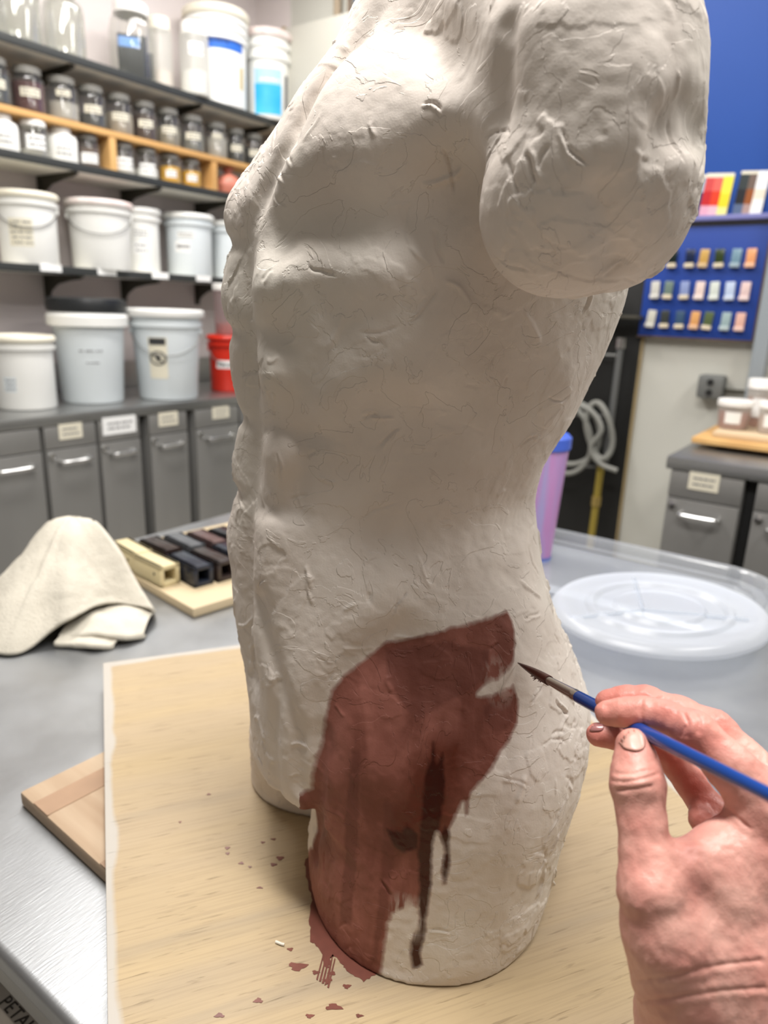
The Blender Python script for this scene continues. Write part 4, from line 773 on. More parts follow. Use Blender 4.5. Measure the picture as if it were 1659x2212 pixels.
# drops and the pool by the foot of the torso
WET = mat('dried_red_brown_paint', S(118, 68, 56), .4, var=.25, vs=60)
Minv = pw.matrix_basis.inverted() if False else (Matrix.Translation((cx, cy, .796)) @ Matrix.Rotation(ANG, 4, 'Z')).inverted()
def blot(poly, name, m, z=.0004):
    bm = bmesh.new(); P = [Minv @ Vector((x, y, .796)) for x, y in poly]
    top = [bm.verts.new((p.x, p.y, z)) for p in P]; bot = [bm.verts.new((p.x, p.y, 0)) for p in P]; bm.faces.new(top)
    for i in range(len(P)): j = (i + 1) % len(P); bm.faces.new((bot[i], bot[j], top[j], top[i]))
    me = bpy.data.meshes.new(name); bmesh.ops.recalc_face_normals(bm, faces=bm.faces); bm.to_mesh(me); bm.free(); me.materials.append(m)
    o = bpy.data.objects.new(name, me); COL.objects.link(o); o.parent = pw; return o
DROPS = [((-.2998,.3287),.0070,.5),((-.391,.4039),.0034,.7),((-.3901,.3943),.003,.6),((-.4184,.4086),.002,.6),((-.4133,.4181),.0024,.5),((-.4399,.3824),.0022,.8),((-.4342,.3777),.0018,.8),((-.4151,.377),.0024,.6),((-.4053,.3788),.0016,.7),((-.5141,.4237),.0018,.8),((-.5038,.3777),.0014,.8),((-.3805,.3668),.0026,.4),
 ((-.3037,.2893),.0032,.6),((-.2553,.3198),.0060,.4),((-.3179,.2638),.0034,.5),((-.2729,.3336),.0036,.5),((-.2744,.3405),.0030,.5),((-.285,.3334),.0028,.6),((-.2582,.3389),.003,.6),((-.265,.3037),.003,.5),((-.3152,.3366),.0024,.6),((-.245,.300),.0022,.6),((-.236,.326),.0026,.5)]
for (x, y), r, asp in DROPS:
    n = 14; poly = []
    for k in range(n):
        a = 2 * PI * k / n; q = r * (1 + .28 * math.sin(3 * a + x * 900) + .12 * math.sin(7 * a + y * 700)); u, v = q * math.cos(a), q * asp * math.sin(a)
        poly.append((x + u * math.cos(YAW) - v * math.sin(YAW), y + u * math.sin(YAW) + v * math.cos(YAW)))
    blot(poly, 'paint_drop', WET)
POOL = [(-.3735,.4296),(-.3699,.4144),(-.3532,.4002),(-.3348,.3844),(-.3214,.3668),(-.3065,.3522),(-.2973,.3521),(-.2813,.3408),(-.2787,.3428),(-.2856,.3534),(-.2757,.3525),(-.2651,.3492),(-.2500,.3500),(-.2450,.3650),(-.2991,.3981),(-.3242,.4095),(-.3446,.4269)]
pl2 = []
for (x0, y0), (x1, y1) in zip(POOL, POOL[1:] + POOL[:1]):
    for k in range(6):
        t = k / 6; pl2.append((x0 + (x1 - x0) * t + random.uniform(-.0009, .0009), y0 + (y1 - y0) * t + random.uniform(-.0009, .0009)))
blot(pl2, 'paint_pool', WET)
for k in range(5):
    x = -.2925 + .0028 * k; blot([(x, .352), (x + .0011, .352), (x + .0125 + .0008, .329 + .003 * random.random()), (x + .0118, .329)], 'brush_streak', WET, .0006)
# a crumb of clay on the board
tag(MB().tube([(-.3290, .3340, .7972), (-.3235, .3352, .7974), (-.3215, .3362, .7972)], .0011, 8).build('clay_crumb', mat('clay_crumb', S(226, 220, 206), .8)), 'tiny white clay crumb lying on the plywood left of the red-brown drops', 'crumb')

# ---------------------------------------------------------------- tile board
TA = math.radians(-8.4); ux_, uy_ = math.cos(TA), math.sin(TA)
fx, fy = -.936, .753
tbd = empty('small_wooden_board', (fx - .20 * ux_ - .20 * uy_, fy - .20 * uy_ + .20 * ux_, .760), TA, 'small pale wooden board carrying cream and black square ceramic tubes', 'board')
mb = MB(); mb.box((0, 0, .0095), (.40, .40, .0175), .003); mb.build('board_body', mat('pale_maple_board', S(196, 178, 146), .55, var=.08, vs=6, stretch=(1, .2, 1)), tbd)
CL = [('cream', (206, 192, 152)), ('black', (48, 48, 52)), ('blue-black', (44, 48, 60)), ('brown-black', (58, 48, 46)), ('reddish black', (98, 76, 74)), ('grey', (96, 98, 102))]
def tube_tile(u, v, ci, label, grp):
    x = fx + u * ux_ - v * uy_; y = fy + u * uy_ + v * ux_
    o = empty('ceramic_tube', (x, y, .7784), TA + random.uniform(-.04, .04), label, 'tile', grp)
    cn, c = CL[ci]; g = mat('glaze_' + cn.replace(' ', '_').replace('-', '_') + '_tube', S(*c), .22 if ci else .4, var=.3 if ci else .06, vs=22)
    b = MB(); L, H, T = .098, .042, .009
    for (yy, zz, w_, h_) in ((0, H - T / 2, H, T), (0, T / 2, H, T), (H / 2 - T / 2, H / 2, T, H), (-H / 2 + T / 2, H / 2, T, H)): b.box((0, yy, zz), (L, w_, h_), .0018)
    b.box((0, 0, H / 2), (.004, H - T, H - T))
    b.build('tube_body', g, o)
    if ci == 0:
        b = MB(); b.lathe([(0, 0), (.003, 0), (.003, .0006), (0, .0006)], 10, Matrix.Translation((.028, -H / 2 - .0003, .024)) @ Matrix.Rotation(PI / 2, 4, 'X')); b.build('dark_spot', M_['ink_dark'], o)
    return o
tube_tile(-.170, .024, 0, 'cream square ceramic tube with an open end facing right, at the front of the board', 'cream ceramic tubes')
tube_tile(-.272, .026, 0, 'cream square ceramic tube at the left end of the board, nearest the towel', 'cream ceramic tubes')
rows = [(1, 'first'), (3, 'second'), (2, 'third'), (4, 'fourth'), (5, 'fifth')]
for k, (ci, od) in enumerate(rows):
    tube_tile(-.128 + .004 * k, .073 + .047 * k, (2, 3, 2, 1, 5)[k], '%s square ceramic tube, right column, %s row behind the cream tubes' % (CL[(2, 3, 2, 1, 5)[k]][0], od), 'dark ceramic tubes')
    tube_tile(-.250 + .010 * k, .078 + .049 * k, (3, 5, 4, 1, 4)[k], '%s square ceramic tube, left column, %s row behind the cream tubes' % (CL[(3, 5, 4, 1, 4)[k]][0], od), 'dark ceramic tubes')

# ---------------------------------------------------------------- towel
def towel():
    hem = [(-1.047,.484,.763),(-1.035,.515,.767),(-1.026,.546,.786),(-1.016,.569,.800),(-1.012,.608,.806),(-.997,.651,.802),(-.969,.684,.792),(-.966,.692,.782),(-.995,.710,.768),(-1.06,.740,.763),(-1.15,.752,.763),(-1.25,.765,.763),(-1.33,.74,.763),(-1.345,.66,.763),(-1.28,.56,.763),(-1.18,.485,.763),(-1.10,.463,.763)]
    H = [Vector(h) for h in hem]; n = len(H); ring_ = []
    for i in range(n):
        a, b, c, d = H[i - 1], H[i], H[(i + 1) % n], H[(i + 2) % n]
        for k in range(10):
            t = k / 10; ring_.append(.5 * ((2 * b) + (c - a) * t + (2 * a - 5 * b + 4 * c - d) * t * t + (3 * b - a - 3 * c + d) * t ** 3))
    N_ = len(ring_); U = 44; P = []
    cen = Vector((-1.125, .655, 0)); rdir = Vector((.80, .6, 0)).normalized()
    for j in range(U + 1):
        u = j / U
        for i, h in enumerate(ring_):
            q = h - cen; s = max(-1, min(1, q.x * rdir.x + q.y * rdir.y) / .2); s = max(-1, min(1, s))
            top = cen + rdir * .040 * s; top.z = .925 - .006 * s * s
            p = top.lerp(h, u)
            prof = (1 - u ** 1.35) ** 1.05 + .05 * math.sin(PI * u) * math.sin(i * .07 + 1)
            p.z = h.z + (top.z - h.z) * max(0, prof)
            P.append(p)
    P = np.array([tuple(p) for p in P])
    amp = np.repeat(np.linspace(.3, 1, U + 1), N_)
    d = .013 * vnoise(P, 9, 3) + .006 * vnoise(P, 22, 4) + .0012 * vnoise(P, 120, 5)
    q = P - np.array([-1.125, .655, .8]); q /= np.linalg.norm(q, axis=1)[:, None]
    ang = np.arctan2(q[:, 1], q[:, 0]); fold = .0025 * np.sin(ang * 6 + 4 * vnoise(P, 6, 6)) * amp
    P = P + q * (d * amp + fold)[:, None]; P[:, 2] = np.maximum(P[:, 2], .7625)
    Q = [(j * N_ + i, j * N_ + (i + 1) % N_, (j + 1) * N_ + (i + 1) % N_, (j + 1) * N_ + i) for j in range(U) for i in range(N_)]
    me = numpy_mesh('cloth', P, np.array(Q), []); bm = bmesh.new(); bm.from_mesh(me)
    bm.faces.new([bm.verts[i] for i in range(N_)][::-1]) if not bm.verts.ensure_lookup_table() else None
    bm.to_mesh(me); bm.free(); me.shade_smooth()
    return me
def cloth_mat():
    m = mat('cream_terry_cloth', S(206, 200, 186), .95, var=.07, vs=14, bump=.0016, bs=340, spec=.1)
    return m
M_['cloth'] = cloth_mat()
me = towel(); me.materials.append(M_['cloth'])
tw = empty('towel', (-1.13, .67, .76), 0, 'crumpled cream terry towel heaped on the steel table at the left', 'towel')
o = bpy.data.objects.new('cloth', me); COL.objects.link(o); o.parent = tw; o.location = (1.13, -.67, -.76)
sd = o.modifiers.new('thick', 'SOLIDIFY'); sd.thickness = .006; sd.offset = -1
def fold_sheet(name, A, B, lift, curl, seed):
    """a folded flap between an inner curve A and an outer lip B, rolled under at the lip"""
    A = bez(A, 14); B = bez(B, 14); n = 40; T_ = 22; P = []
    A = [A[int(i * (len(A) - 1) / n)] for i in range(n + 1)]; B = [B[int(i * (len(B) - 1) / n)] for i in range(n + 1)]
    for i in range(n + 1):
        out = (B[i] - A[i]); out.z = 0; out.normalize()
        for k in range(T_ + 1):
            t = k / T_
            if t < .72:
                q = t / .72; p = A[i].lerp(B[i], q); p.z += lift * math.sin(PI * q) ** 1.2
            else:
                a = (t - .72) / .28 * PI * 1.15; p = B[i] + out * curl * math.sin(a); p.z = B[i].z - curl * (1 - math.cos(a))
            P.append(tuple(p))
    P = np.array(P); P += (.0035 * vnoise(P, 30, seed) + .0015 * vnoise(P, 75, seed + 1))[:, None] * np.array([.5, .5, 1]); P[:, 2] = np.maximum(P[:, 2], .7612)
    Q = np.array([(i * (T_ + 1) + k, (i + 1) * (T_ + 1) + k, (i + 1) * (T_ + 1) + k + 1, i * (T_ + 1) + k + 1) for i in range(n) for k in range(T_)])
    o = bpy.data.objects.new(name, numpy_mesh(name, P, Q, [M_['cloth']])); COL.objects.link(o); o.parent = tw; o.location = (1.13, -.67, -.76)
    m_ = o.modifiers.new('thick', 'SOLIDIFY'); m_.thickness = .005; m_.offset = 1
fold_sheet('under_fold', [(-1.055,.605,.788),(-1.02,.640,.800),(-.985,.672,.796),(-.970,.695,.782)], [(-1.026,.556,.776),(-1.0,.572,.781),(-.972,.590,.784),(-.940,.618,.779),(-.932,.650,.775)], .004, .006, 31)
fold_sheet('under_fold', [(-1.04,.590,.776),(-1.0,.620,.780),(-.97,.655,.778)], [(-1.016,.541,.771),(-.985,.560,.772),(-.957,.574,.774),(-.940,.598,.772)], .003, .0048, 41)

# ---------------------------------------------------------------- tumbler and clear lids on the far right of the table
cu = empty('tumbler', (-.598, 1.452, .7606), 0, 'tall lavender and pink tumbler with blue lid beside the clay waist', 'tumbler')
def irid():
    m = mat('lavender_pink_plastic', S(160, 166, 214), .25, col2=S(196, 140, 196), vs=42, stretch=(1, 1, .04), trans=.05); return m
mb = MB(); mb.lathe([(0, 0), (.031, 0), (.034, .006), (.049, .262)], 40, close=False); mb.build('cup_body', irid(), cu)
mb = MB(); mb.lathe([(.050, .258), (.053, .262), (.053, .285), (.046, .292), (.02, .294), (0, .294)], 40, close=False); mb.build('lid', mat('royal_blue_lid', S(70, 100, 200), .3), cu)
mb = MB(); mb.lathe([(.0315, .001), (.0345, .001), (.0352, .014), (.033, .014)], 40, close=False); mb.build('base_band', mat('blue_base_band', S(80, 104, 176), .4), cu)
CLR = glass_mat('milky_clear_plastic', (.93, .95, .97, 1), .10, .15, milk=.26, milkcol=(.84, .87, .92, 1))
def rr(x0, y0, x1, y1, r, n=14):
    out = []
    for cxx, cyy, a in ((x1 - r, y1 - r, 0), (x0 + r, y1 - r, PI / 2), (x0 + r, y0 + r, PI), (x1 - r, y0 + r, 1.5 * PI)):
        for k in range(n + 1): out.append((cxx + r * math.cos(a + PI / 2 * k / n), cyy + r * math.sin(a + PI / 2 * k / n)))
    return out
def ringloft(mb, specs, x0, y0, x1, y1, r):
    R_ = []
    for ins, z in specs: R_.append([mb.bm.verts.new((x, y, z)) for x, y in rr(x0 + ins, y0 + ins, x1 - ins, y1 - ins, max(.01, r - ins))])
    for A, B in zip(R_[:-1], R_[1:]):
        for i in range(len(A)): j = (i + 1) % len(A); mb.bm.faces.new((A[i], A[j], B[j], B[i]))
    return R_
sl_ = empty('plastic_tray', (-.54, 1.35, .7606), 0, 'large clear plastic bin lid with raised rim at the back of the table', 'lid')
mb = MB(); R_ = ringloft(mb, [(0, 0), (0, .030), (.006, .036), (.020, .036), (.026, .030), (.030, .016), (.048, .014), (.052, .008), (.10, .008)], -.36, -.13, .44, .262, .13)
mb.bm.faces.new(R_[-1]); mb.build('lid_body', CLR, sl_)
rl = empty('oval_lid', (-.268, 1.232, .8005), math.radians(62), 'oval milky plastic lid with concentric ridges resting on the storage lid', 'lid')
prof = [(.195, -.003), (.195, .004), (.188, .012), (.178, .016), (.165, .014), (.155, .009), (.135, .009), (.128, .015), (.120, .015), (.112, .008), (.085, .008), (.078, .014), (.070, .012), (.03, .010), (0, .010)]
mb = MB(); mb.lathe([(r, z) for r, z in prof], 72, rx=1.02, ry=.86, close=False); mb.build('lid_body', glass_mat('milky_white_plastic', (.93, .95, .97, 1), .07, .28, milk=.52, milkcol=(.84, .87, .93, 1)), rl)
for a0, a1 in (((-.185, .02), (-.04, .0)), ((-.04, .0), (.10, -.10)), ((-.04, 0), (.06, .12))):
    mb = MB(); mb.tube([(a0[0], a0[1], .012), (a1[0], a1[1], .012)], .0035, 8); mb.build('moulded_rib', CLR, rl)

# ---------------------------------------------------------------- clay torso
def poly_sd(T, Z, poly):
    """signed distance to a polygon (negative inside), numpy over points"""
    P = np.array(poly); n = len(P); d = np.full(len(T), 1e9); ins = np.zeros(len(T), bool)
    for i in range(n):
        a, b = P[i], P[(i + 1) % n]; e = b - a; w0 = T - a[0]; w1 = Z - a[1]
        t = np.clip((w0 * e[0] + w1 * e[1]) / (e @ e + 1e-12), 0, 1)
        d = np.minimum(d, (w0 - t * e[0]) ** 2 + (w1 - t * e[1]) ** 2)
        c = (a[1] > Z) != (b[1] > Z)
        with np.errstate(divide='ignore', invalid='ignore'):
            xi = a[0] + (Z - a[1]) / (b[1] - a[1] + 1e-12) * e[0]
        ins ^= c & (T < xi)
    d = np.sqrt(d); return np.where(ins, -d, d)

def clay_material():
    m = bpy.data.materials.new('painted_clay'); m.use_nodes = True; nt = m.node_tree; N = nt.nodes; Lk = nt.links; b = N['Principled BSDF']
    tc = N.new('ShaderNodeTexCoord')
    def noise(s, det=4, dist=0., st=(1, 1, 1)):
        mp = N.new('ShaderNodeMapping'); mp.inputs['Scale'].default_value = st; Lk.new(tc.outputs['Object'], mp.inputs[0])
        n = N.new('ShaderNodeTexNoise'); n.inputs['Scale'].default_value = s; n.inputs['Detail'].default_value = det; n.inputs['Distortion'].default_value = dist; Lk.new(mp.outputs[0], n.inputs[0]); return n.outputs[0]
    def mr(x, a, c, d=0., e=1.):
        r = N.new('ShaderNodeMapRange'); r.inputs[1].default_value = a; r.inputs[2].default_value = c; r.inputs[3].default_value = d; r.inputs[4].default_value = e; Lk.new(x, r.inputs[0]); return r.outputs[0]
    def math_(op, a, c):
        k = N.new('ShaderNodeMath'); k.operation = op
        for i, v in enumerate((a, c)):
            if isinstance(v, (int, float)): k.inputs[i].default_value = v
            else: Lk.new(v, k.inputs[i])
        return k.outputs[0]
    def mixc(f, a, c):
        mx = N.new('ShaderNodeMix'); mx.data_type = 'RGBA'
        if isinstance(f, float): mx.inputs[0].default_value = f
        else: Lk.new(f, mx.inputs[0])
        for s_, v in ((6, a), (7, c)):
            if isinstance(v, tuple): mx.inputs[s_].default_value = v
            else: Lk.new(v, mx.inputs[s_])
        return mx.outputs[2]
    def attr(n):
        a = N.new('ShaderNodeAttribute'); a.attribute_name = n; return a.outputs['Fac']
    base = mixc(mr(noise(9, 5, .5), .38, .66), S(228, 219, 210), S(216, 205, 195))
    base = mixc(mr(noise(4, 3), .5, .72), base, S(218, 214, 203))
    wob = math_('MULTIPLY', math_('SUBTRACT', noise(150, 4), .5), .0050)
    wob2 = math_('MULTIPLY', math_('SUBTRACT', noise(32, 4, 0., (1, 1, .25)), .5), .006)
    ew = math_('ADD', wob, wob2)
    pm = math_('ADD', attr('paint_main'), math_('MULTIPLY', ew, .7))
    fm = mr(pm, .0007, -.0007)
    pd = math_('ADD', attr('paint_dark'), math_('MULTIPLY', ew, 2.2)); fd = mr(pd, .004, -.010); pr = math_('ADD', attr('paint_drip'), math_('MULTIPLY', ew, .8)); fr = mr(pr, .0014, -.0016)
    ps = math_('ADD', attr('paint_streak'), ew); fs = mr(ps, .001, -.002)
    dep = mr(pm, -.0005, -.0030, .55, 1.)
    p1 = mixc(mr(noise(26, 5, .8, (1, 1, .35)), .36, .62), S(156, 100, 88), S(120, 70, 58))
    p1 = mixc(mr(noise(11, 4, .3), .5, .7), p1, S(110, 60, 44))
    p1 = mixc(math_('MULTIPLY', fs, .6), p1, S(104, 58, 48))
    p1 = mixc(math_('MULTIPLY', fd, .8), p1, S(92, 42, 26)); p1 = mixc(fr, p1, S(62, 22, 12)); fd = math_('MAXIMUM', fd, fr)
    # thinner wash with dry-brush skips where the attribute says so
    dry = math_('MULTIPLY', attr('dry'), mr(noise(70, 3, 0., (3, 3, .35)), .47, .56))
    fm2 = math_('MULTIPLY', fm, math_('SUBTRACT', 1., dry))
    col = mixc(math_('MULTIPLY', fm2, dep), base, p1)
    Lk.new(col, b.inputs['Base Color'])
    rg = math_('SUBTRACT', .82, math_('MULTIPLY', fm2, .22)); rg = math_('SUBTRACT', rg, math_('MULTIPLY', math_('MULTIPLY', fd, fm2), .32)); Lk.new(rg, b.inputs['Roughness'])
    b.inputs['Specular IOR Level'].default_value = .3
    # fine relief: grain, tool drags, scraped flakes
    h1 = math_('MULTIPLY', noise(700, 2), .10)
    h2 = math_('MULTIPLY', noise(70, 5, .6), .42)
    v = N.new('ShaderNodeTexVoronoi'); v.feature = 'DISTANCE_TO_EDGE'; v.inputs['Scale'].default_value = 34; v.inputs['Randomness'].default_value = 1
    mpd = N.new('ShaderNodeMapping'); Lk.new(tc.outputs['Object'], mpd.inputs[0])
    nn = N.new('ShaderNodeTexNoise'); nn.inputs['Scale'].default_value = 22; nn.inputs['Detail'].default_value = 5; Lk.new(tc.outputs['Object'], nn.inputs[0])
    va = N.new('ShaderNodeVectorMath'); va.operation = 'SCALE'; va.inputs['Scale'].default_value = .10; Lk.new(nn.outputs['Color'], va.inputs[0])
    vb = N.new('ShaderNodeVectorMath'); vb.operation = 'ADD'; Lk.new(tc.outputs['Object'], vb.inputs[0]); Lk.new(va.outputs[0], vb.inputs[1]); Lk.new(vb.outputs[0], v.inputs['Vector'])
    crack = math_('MULTIPLY', mr(v.outputs['Distance'], .0, .035, 1., 0.), mr(noise(14, 3), .58, .68))
    h3 = math_('MULTIPLY', crack, -.12)
    h4 = math_('MULTIPLY', mr(noise(24, 6, 1.4, (1, .5, 1)), .52, .535), .35)
    h = math_('ADD', math_('ADD', h1, h2), math_('ADD', h3, h4))
    bp = N.new('ShaderNodeBump'); bp.inputs['Distance'].default_value = .0011; bp.inputs['Strength'].default_value = .9; Lk.new(h, bp.inputs['Height']); Lk.new(bp.outputs[0], b.inputs['Normal'])
    return m

def make_torso():
    F, ax = torso_field(.0024, FEATS)
    P, Q = surface_nets(F, ax)
    me = numpy_mesh('torso_tmp', P, Q, []); ob = bpy.data.objects.new('torso_tmp', me); COL.objects.link(ob)
    sm = ob.modifiers.new('s', 'SMOOTH'); sm.iterations = 2; sm.factor = .5
    ss = ob.modifiers.new('ss', 'SUBSURF'); ss.levels = 1; ss.render_levels = 1
    dg = bpy.context.evaluated_depsgraph_get(); me2 = bpy.data.meshes.new_from_object(ob.evaluated_get(dg))
    bpy.data.objects.remove(ob); bpy.data.meshes.remove(me)
    n = len(me2.vertices); V = np.empty(n * 3, np.float32); me2.vertices.foreach_get('co', V); V = V.reshape(-1, 3).astype(np.float64)
    NN = np.empty(n * 3, np.float32); me2.vertex_normals.foreach_get('vector', NN); NN = NN.reshape(-1, 3).astype(np.float64)
    h = .0010 * vnoise(V, 28, 1) + .0007 * vnoise(V * np.array([1, 1, .6]), 60, 2) + .00025 * vnoise(V, 190, 7)
    R = np.random.RandomState(5)
    near = np.where((NN[:, 1] < .35) & (V[:, 2] > .80))[0]
    # rough where the clay was worked hard, calmer on the flank
    def rough(p):
        x, y, z = p; r = .55
        if x > .12 and z < 1.12: r = 1.05
        if z > 1.30 and x > .02: r = .85
        if z > 1.41 and x > .06: r = .5
        if 1.0 < z < 1.27 and -.08 < x < .12: r = .45
        if z < 1.0 and x < .05: r = .5
        if x < -.09: r = .9
        return r
    Vz = V[:, 2]; order = np.argsort(Vz); zs = Vz[order]
    def local(c, rad):
        i0, i1 = np.searchsorted(zs, (c[2] - rad, c[2] + rad)); I = order[i0:i1]
        return I[((V[I] - c) ** 2).sum(1) < rad * rad]
    wn = vnoise(V, 130, 9); wn2 = vnoise(V, 300, 10)
    for k in range(560):        # overlapping knife-smeared patches: a ramp with a ragged proud edge
        c = V[near[R.randint(len(near))]]; rg = rough(c)
        if R.rand() > rg / 1.3: continue
        nrm = NN[near[0]] * 0; a_, b_ = R.uniform(.010, .042), R.uniform(.005, .018); I = local(c, a_ * 1.4)
        if len(I) < 8: continue
        nrm = NN[I].mean(0); nrm /= np.linalg.norm(nrm) + 1e-9
        t = np.cross(nrm, [R.randn(), R.randn(), R.randn() * 1.6]); t /= np.linalg.norm(t) + 1e-9; s = np.cross(nrm, t)
        d = V[I] - c; u = d @ t / a_; v_ = d @ s / b_
        q = 1 - (u * u + v_ * v_) + .55 * wn[I] + .25 * wn2[I]
        H = R.uniform(.0004, .0011) * rg * (1 if R.rand() > .3 else -.8)
        h[I] += H * np.clip(q / .12, 0, 1) * (.25 + .75 * np.clip((u + 1) / 2, 0, 1))
    for k in range(520):        # scratches, ridges and little rolls of clay
        c = V[near[R.randint(len(near))]]; rg = rough(c)
        if R.rand() > rg / 1.2: continue
        L = R.uniform(.004, .016); I = local(c, L * 1.3)
        if len(I) < 8: continue
        nrm = NN[I].mean(0); nrm /= np.linalg.norm(nrm) + 1e-9
        t = np.cross(nrm, [R.randn(), R.randn(), R.randn()]); t /= np.linalg.norm(t) + 1e-9; s = np.cross(nrm, t)
        d = V[I] - c; u = d @ t / L; v_ = d @ s - R.uniform(-.3, .3) * L * u * u - .0015 * wn[I]
        wd = R.uniform(.0007, .0014)
        g = np.exp(-(v_ / wd) ** 2) * np.clip((1 - np.abs(u)) * 3, 0, 1)
        H = R.uniform(.0007, .0018) * (-1 if R.rand() < .55 else 1) * min(1.2, rg + .2)
        h[I] += H * g
        if R.rand() < .5: h[I] += abs(H) * .7 * np.exp(-((v_ - wd * 1.6) / wd) ** 2) * np.clip((1 - np.abs(u)) * 3, 0, 1)
    keep = np.clip((V[:, 2] - .800) / .006, 0, 1)
    V2 = V + NN * (h * keep)[:, None]
    V2[:, 2] = np.maximum(V2[:, 2], .7966)
    T = .12 * np.arctan2(V[:, 0] - .06, .56 - V[:, 1]); Z = V[:, 2]
    for nme, val in (('paint_main', poly_sd(T, Z, PAINT_MAIN)), ('paint_dark', poly_sd(T, Z, PAINT_DARK)), ('paint_drip', np.min([poly_sd(T, Z, p) for p in PAINT_DRIPS], 0)), ('paint_streak', np.min([poly_sd(T, Z, p) for p in PAINT_STREAKS], 0))):
        val = np.where((V[:, 1] > .64) | ((V[:, 0] < -.061) & (Z < .995)) | ((V[:, 0] < -.03) & (V[:, 1] > .566) & (Z < 1.0)), .05, np.clip(val, -.03, .05))
        a = me2.attributes.new(nme, 'FLOAT', 'POINT'); a.data.foreach_set('value', val.astype(np.float32))
    dry = np.clip(1 - np.abs(Z - .853) / .022, 0, 1) * np.clip(1 - np.abs(T + .030) / .014, 0, 1) + .0
    dry += .35 * np.clip(1 - np.hypot(T - .045, Z - 1.032) / .02, 0, 1)
    a = me2.attributes.new('dry', 'FLOAT', 'POINT'); a.data.foreach_set('value', np.clip(dry * 1.5, 0, 1).astype(np.float32))
    O = np.array([.03, .62, .7964]); V2 = V2 - O
    me2.vertices.foreach_set('co', V2.astype(np.float32).ravel()); me2.update()
    me2.materials.clear(); me2.materials.append(clay_material()); me2.shade_smooth(); me2.name = 'clay_torso'
    ob = bpy.data.objects.new('clay_torso', me2); COL.objects.link(ob)
    ob.location = view_to_world(O); ob.rotation_euler = (0, 0, YAW)
    tag(ob, 'white clay male torso with an arm stump, its near thigh painted red-brown', 'sculpture')
make_torso()

# ---------------------------------------------------------------- brush
BP = [view_to_world(p) for p in BRUSH]
br = empty('paintbrush', BP[0], 0, 'thin blue-handled paintbrush held in the hand, its red-brown tip at the clay hip', 'brush')
def sub(a, b, t): return BP[a].lerp(BP[b], t) - BP[0]
mb = MB(); n = 14; pts = [sub(0, 1, k / n * 1.06) for k in range(n + 1)]; mb.tube(pts, [.0004 + .0031 * math.sin(min(1, k / n * 1.05) * PI / 2) ** .9 for k in range(n + 1)], 14)
dn = (BP[1] - BP[0]).normalized(); sag = view_to_world((0, 0, -1))
for k in range(7):
    s0 = .45 + .06 * k; off = Vector((random.uniform(-.001, .001), random.uniform(-.001, .001), -.003 - .0006 * (k % 3)))
    mb.tube([sub(0, 1, min(1, s0 + .25)), sub(0, 1, s0 + .10) + off * .7, sub(0, 1, s0) + off * 1.4], [.0009, .0007, .0002], 6)
mb.build('bristles', mat('wet_red_brown_bristles', S(84, 42, 34), .35, var=.4, vs=200, stretch=(1, 1, 1)), br)
mb = MB(); mb.tube([sub(1, 2, t) for t in (0, .04, .08, .5, .86, .90, .94, 1.0)], [.0030, .0031, .0028, .0033, .0037, .0040, .0037, .0038], 20); mb.build('ferrule', mat('nickel_ferrule', S(206, 200, 192), .22, .9), br)
mb = MB(); mb.tube([sub(2, 3, 0), sub(2, 3, .5), sub(3, 4, 0), sub(3, 4, .5), sub(3, 4, 1), sub(4, 5, 1)], [.0038, .0040, .0036, .0032, .0029, .0027], 20); mb.build('handle', mat('glossy_blue_lacquer', S(18, 62, 138), .2, coat=.3), br)

# ---------------------------------------------------------------- hand
def skin_material():
    m = mat('fair_skin', S(222, 170, 156), .42, col2=S(208, 144, 132), vs=38, sss=.12, spec=.45); nt = m.node_tree; N = nt.nodes; Lk = nt.links; b = N['Principled BSDF']
    prev = b.inputs['Base Color'].links[0].from_socket
    a = N.new('ShaderNodeAttribute'); a.attribute_name = 'flush'
    mx = N.new('ShaderNodeMix'); mx.data_type = 'RGBA'; Lk.new(a.outputs['Fac'], mx.inputs[0]); Lk.new(prev, mx.inputs[6]); mx.inputs[7].default_value = S(222, 118, 106); Lk.new(mx.outputs[2], b.inputs['Base Color'])
    tc = N.new('ShaderNodeTexCoord')
    v = N.new('ShaderNodeTexVoronoi'); v.inputs['Scale'].default_value = 900; Lk.new(tc.outputs['Object'], v.inputs['Vector'])
    n = N.new('ShaderNodeTexNoise'); n.inputs['Scale'].default_value = 160; n.inputs['Detail'].default_value = 4; Lk.new(tc.outputs['Object'], n.inputs[0])
    ad = N.new('ShaderNodeMath'); ad.operation = 'MULTIPLY_ADD'; Lk.new(v.outputs['Distance'], ad.inputs[0]); ad.inputs[1].default_value = .3; Lk.new(n.outputs[0], ad.inputs[2])
    bp = N.new('ShaderNodeBump'); bp.inputs['Distance'].default_value = .0005; bp.inputs['Strength'].default_value = .6; Lk.new(ad.outputs[0], bp.inputs['Height']); Lk.new(bp.outputs[0], b.inputs['Normal'])
    return m
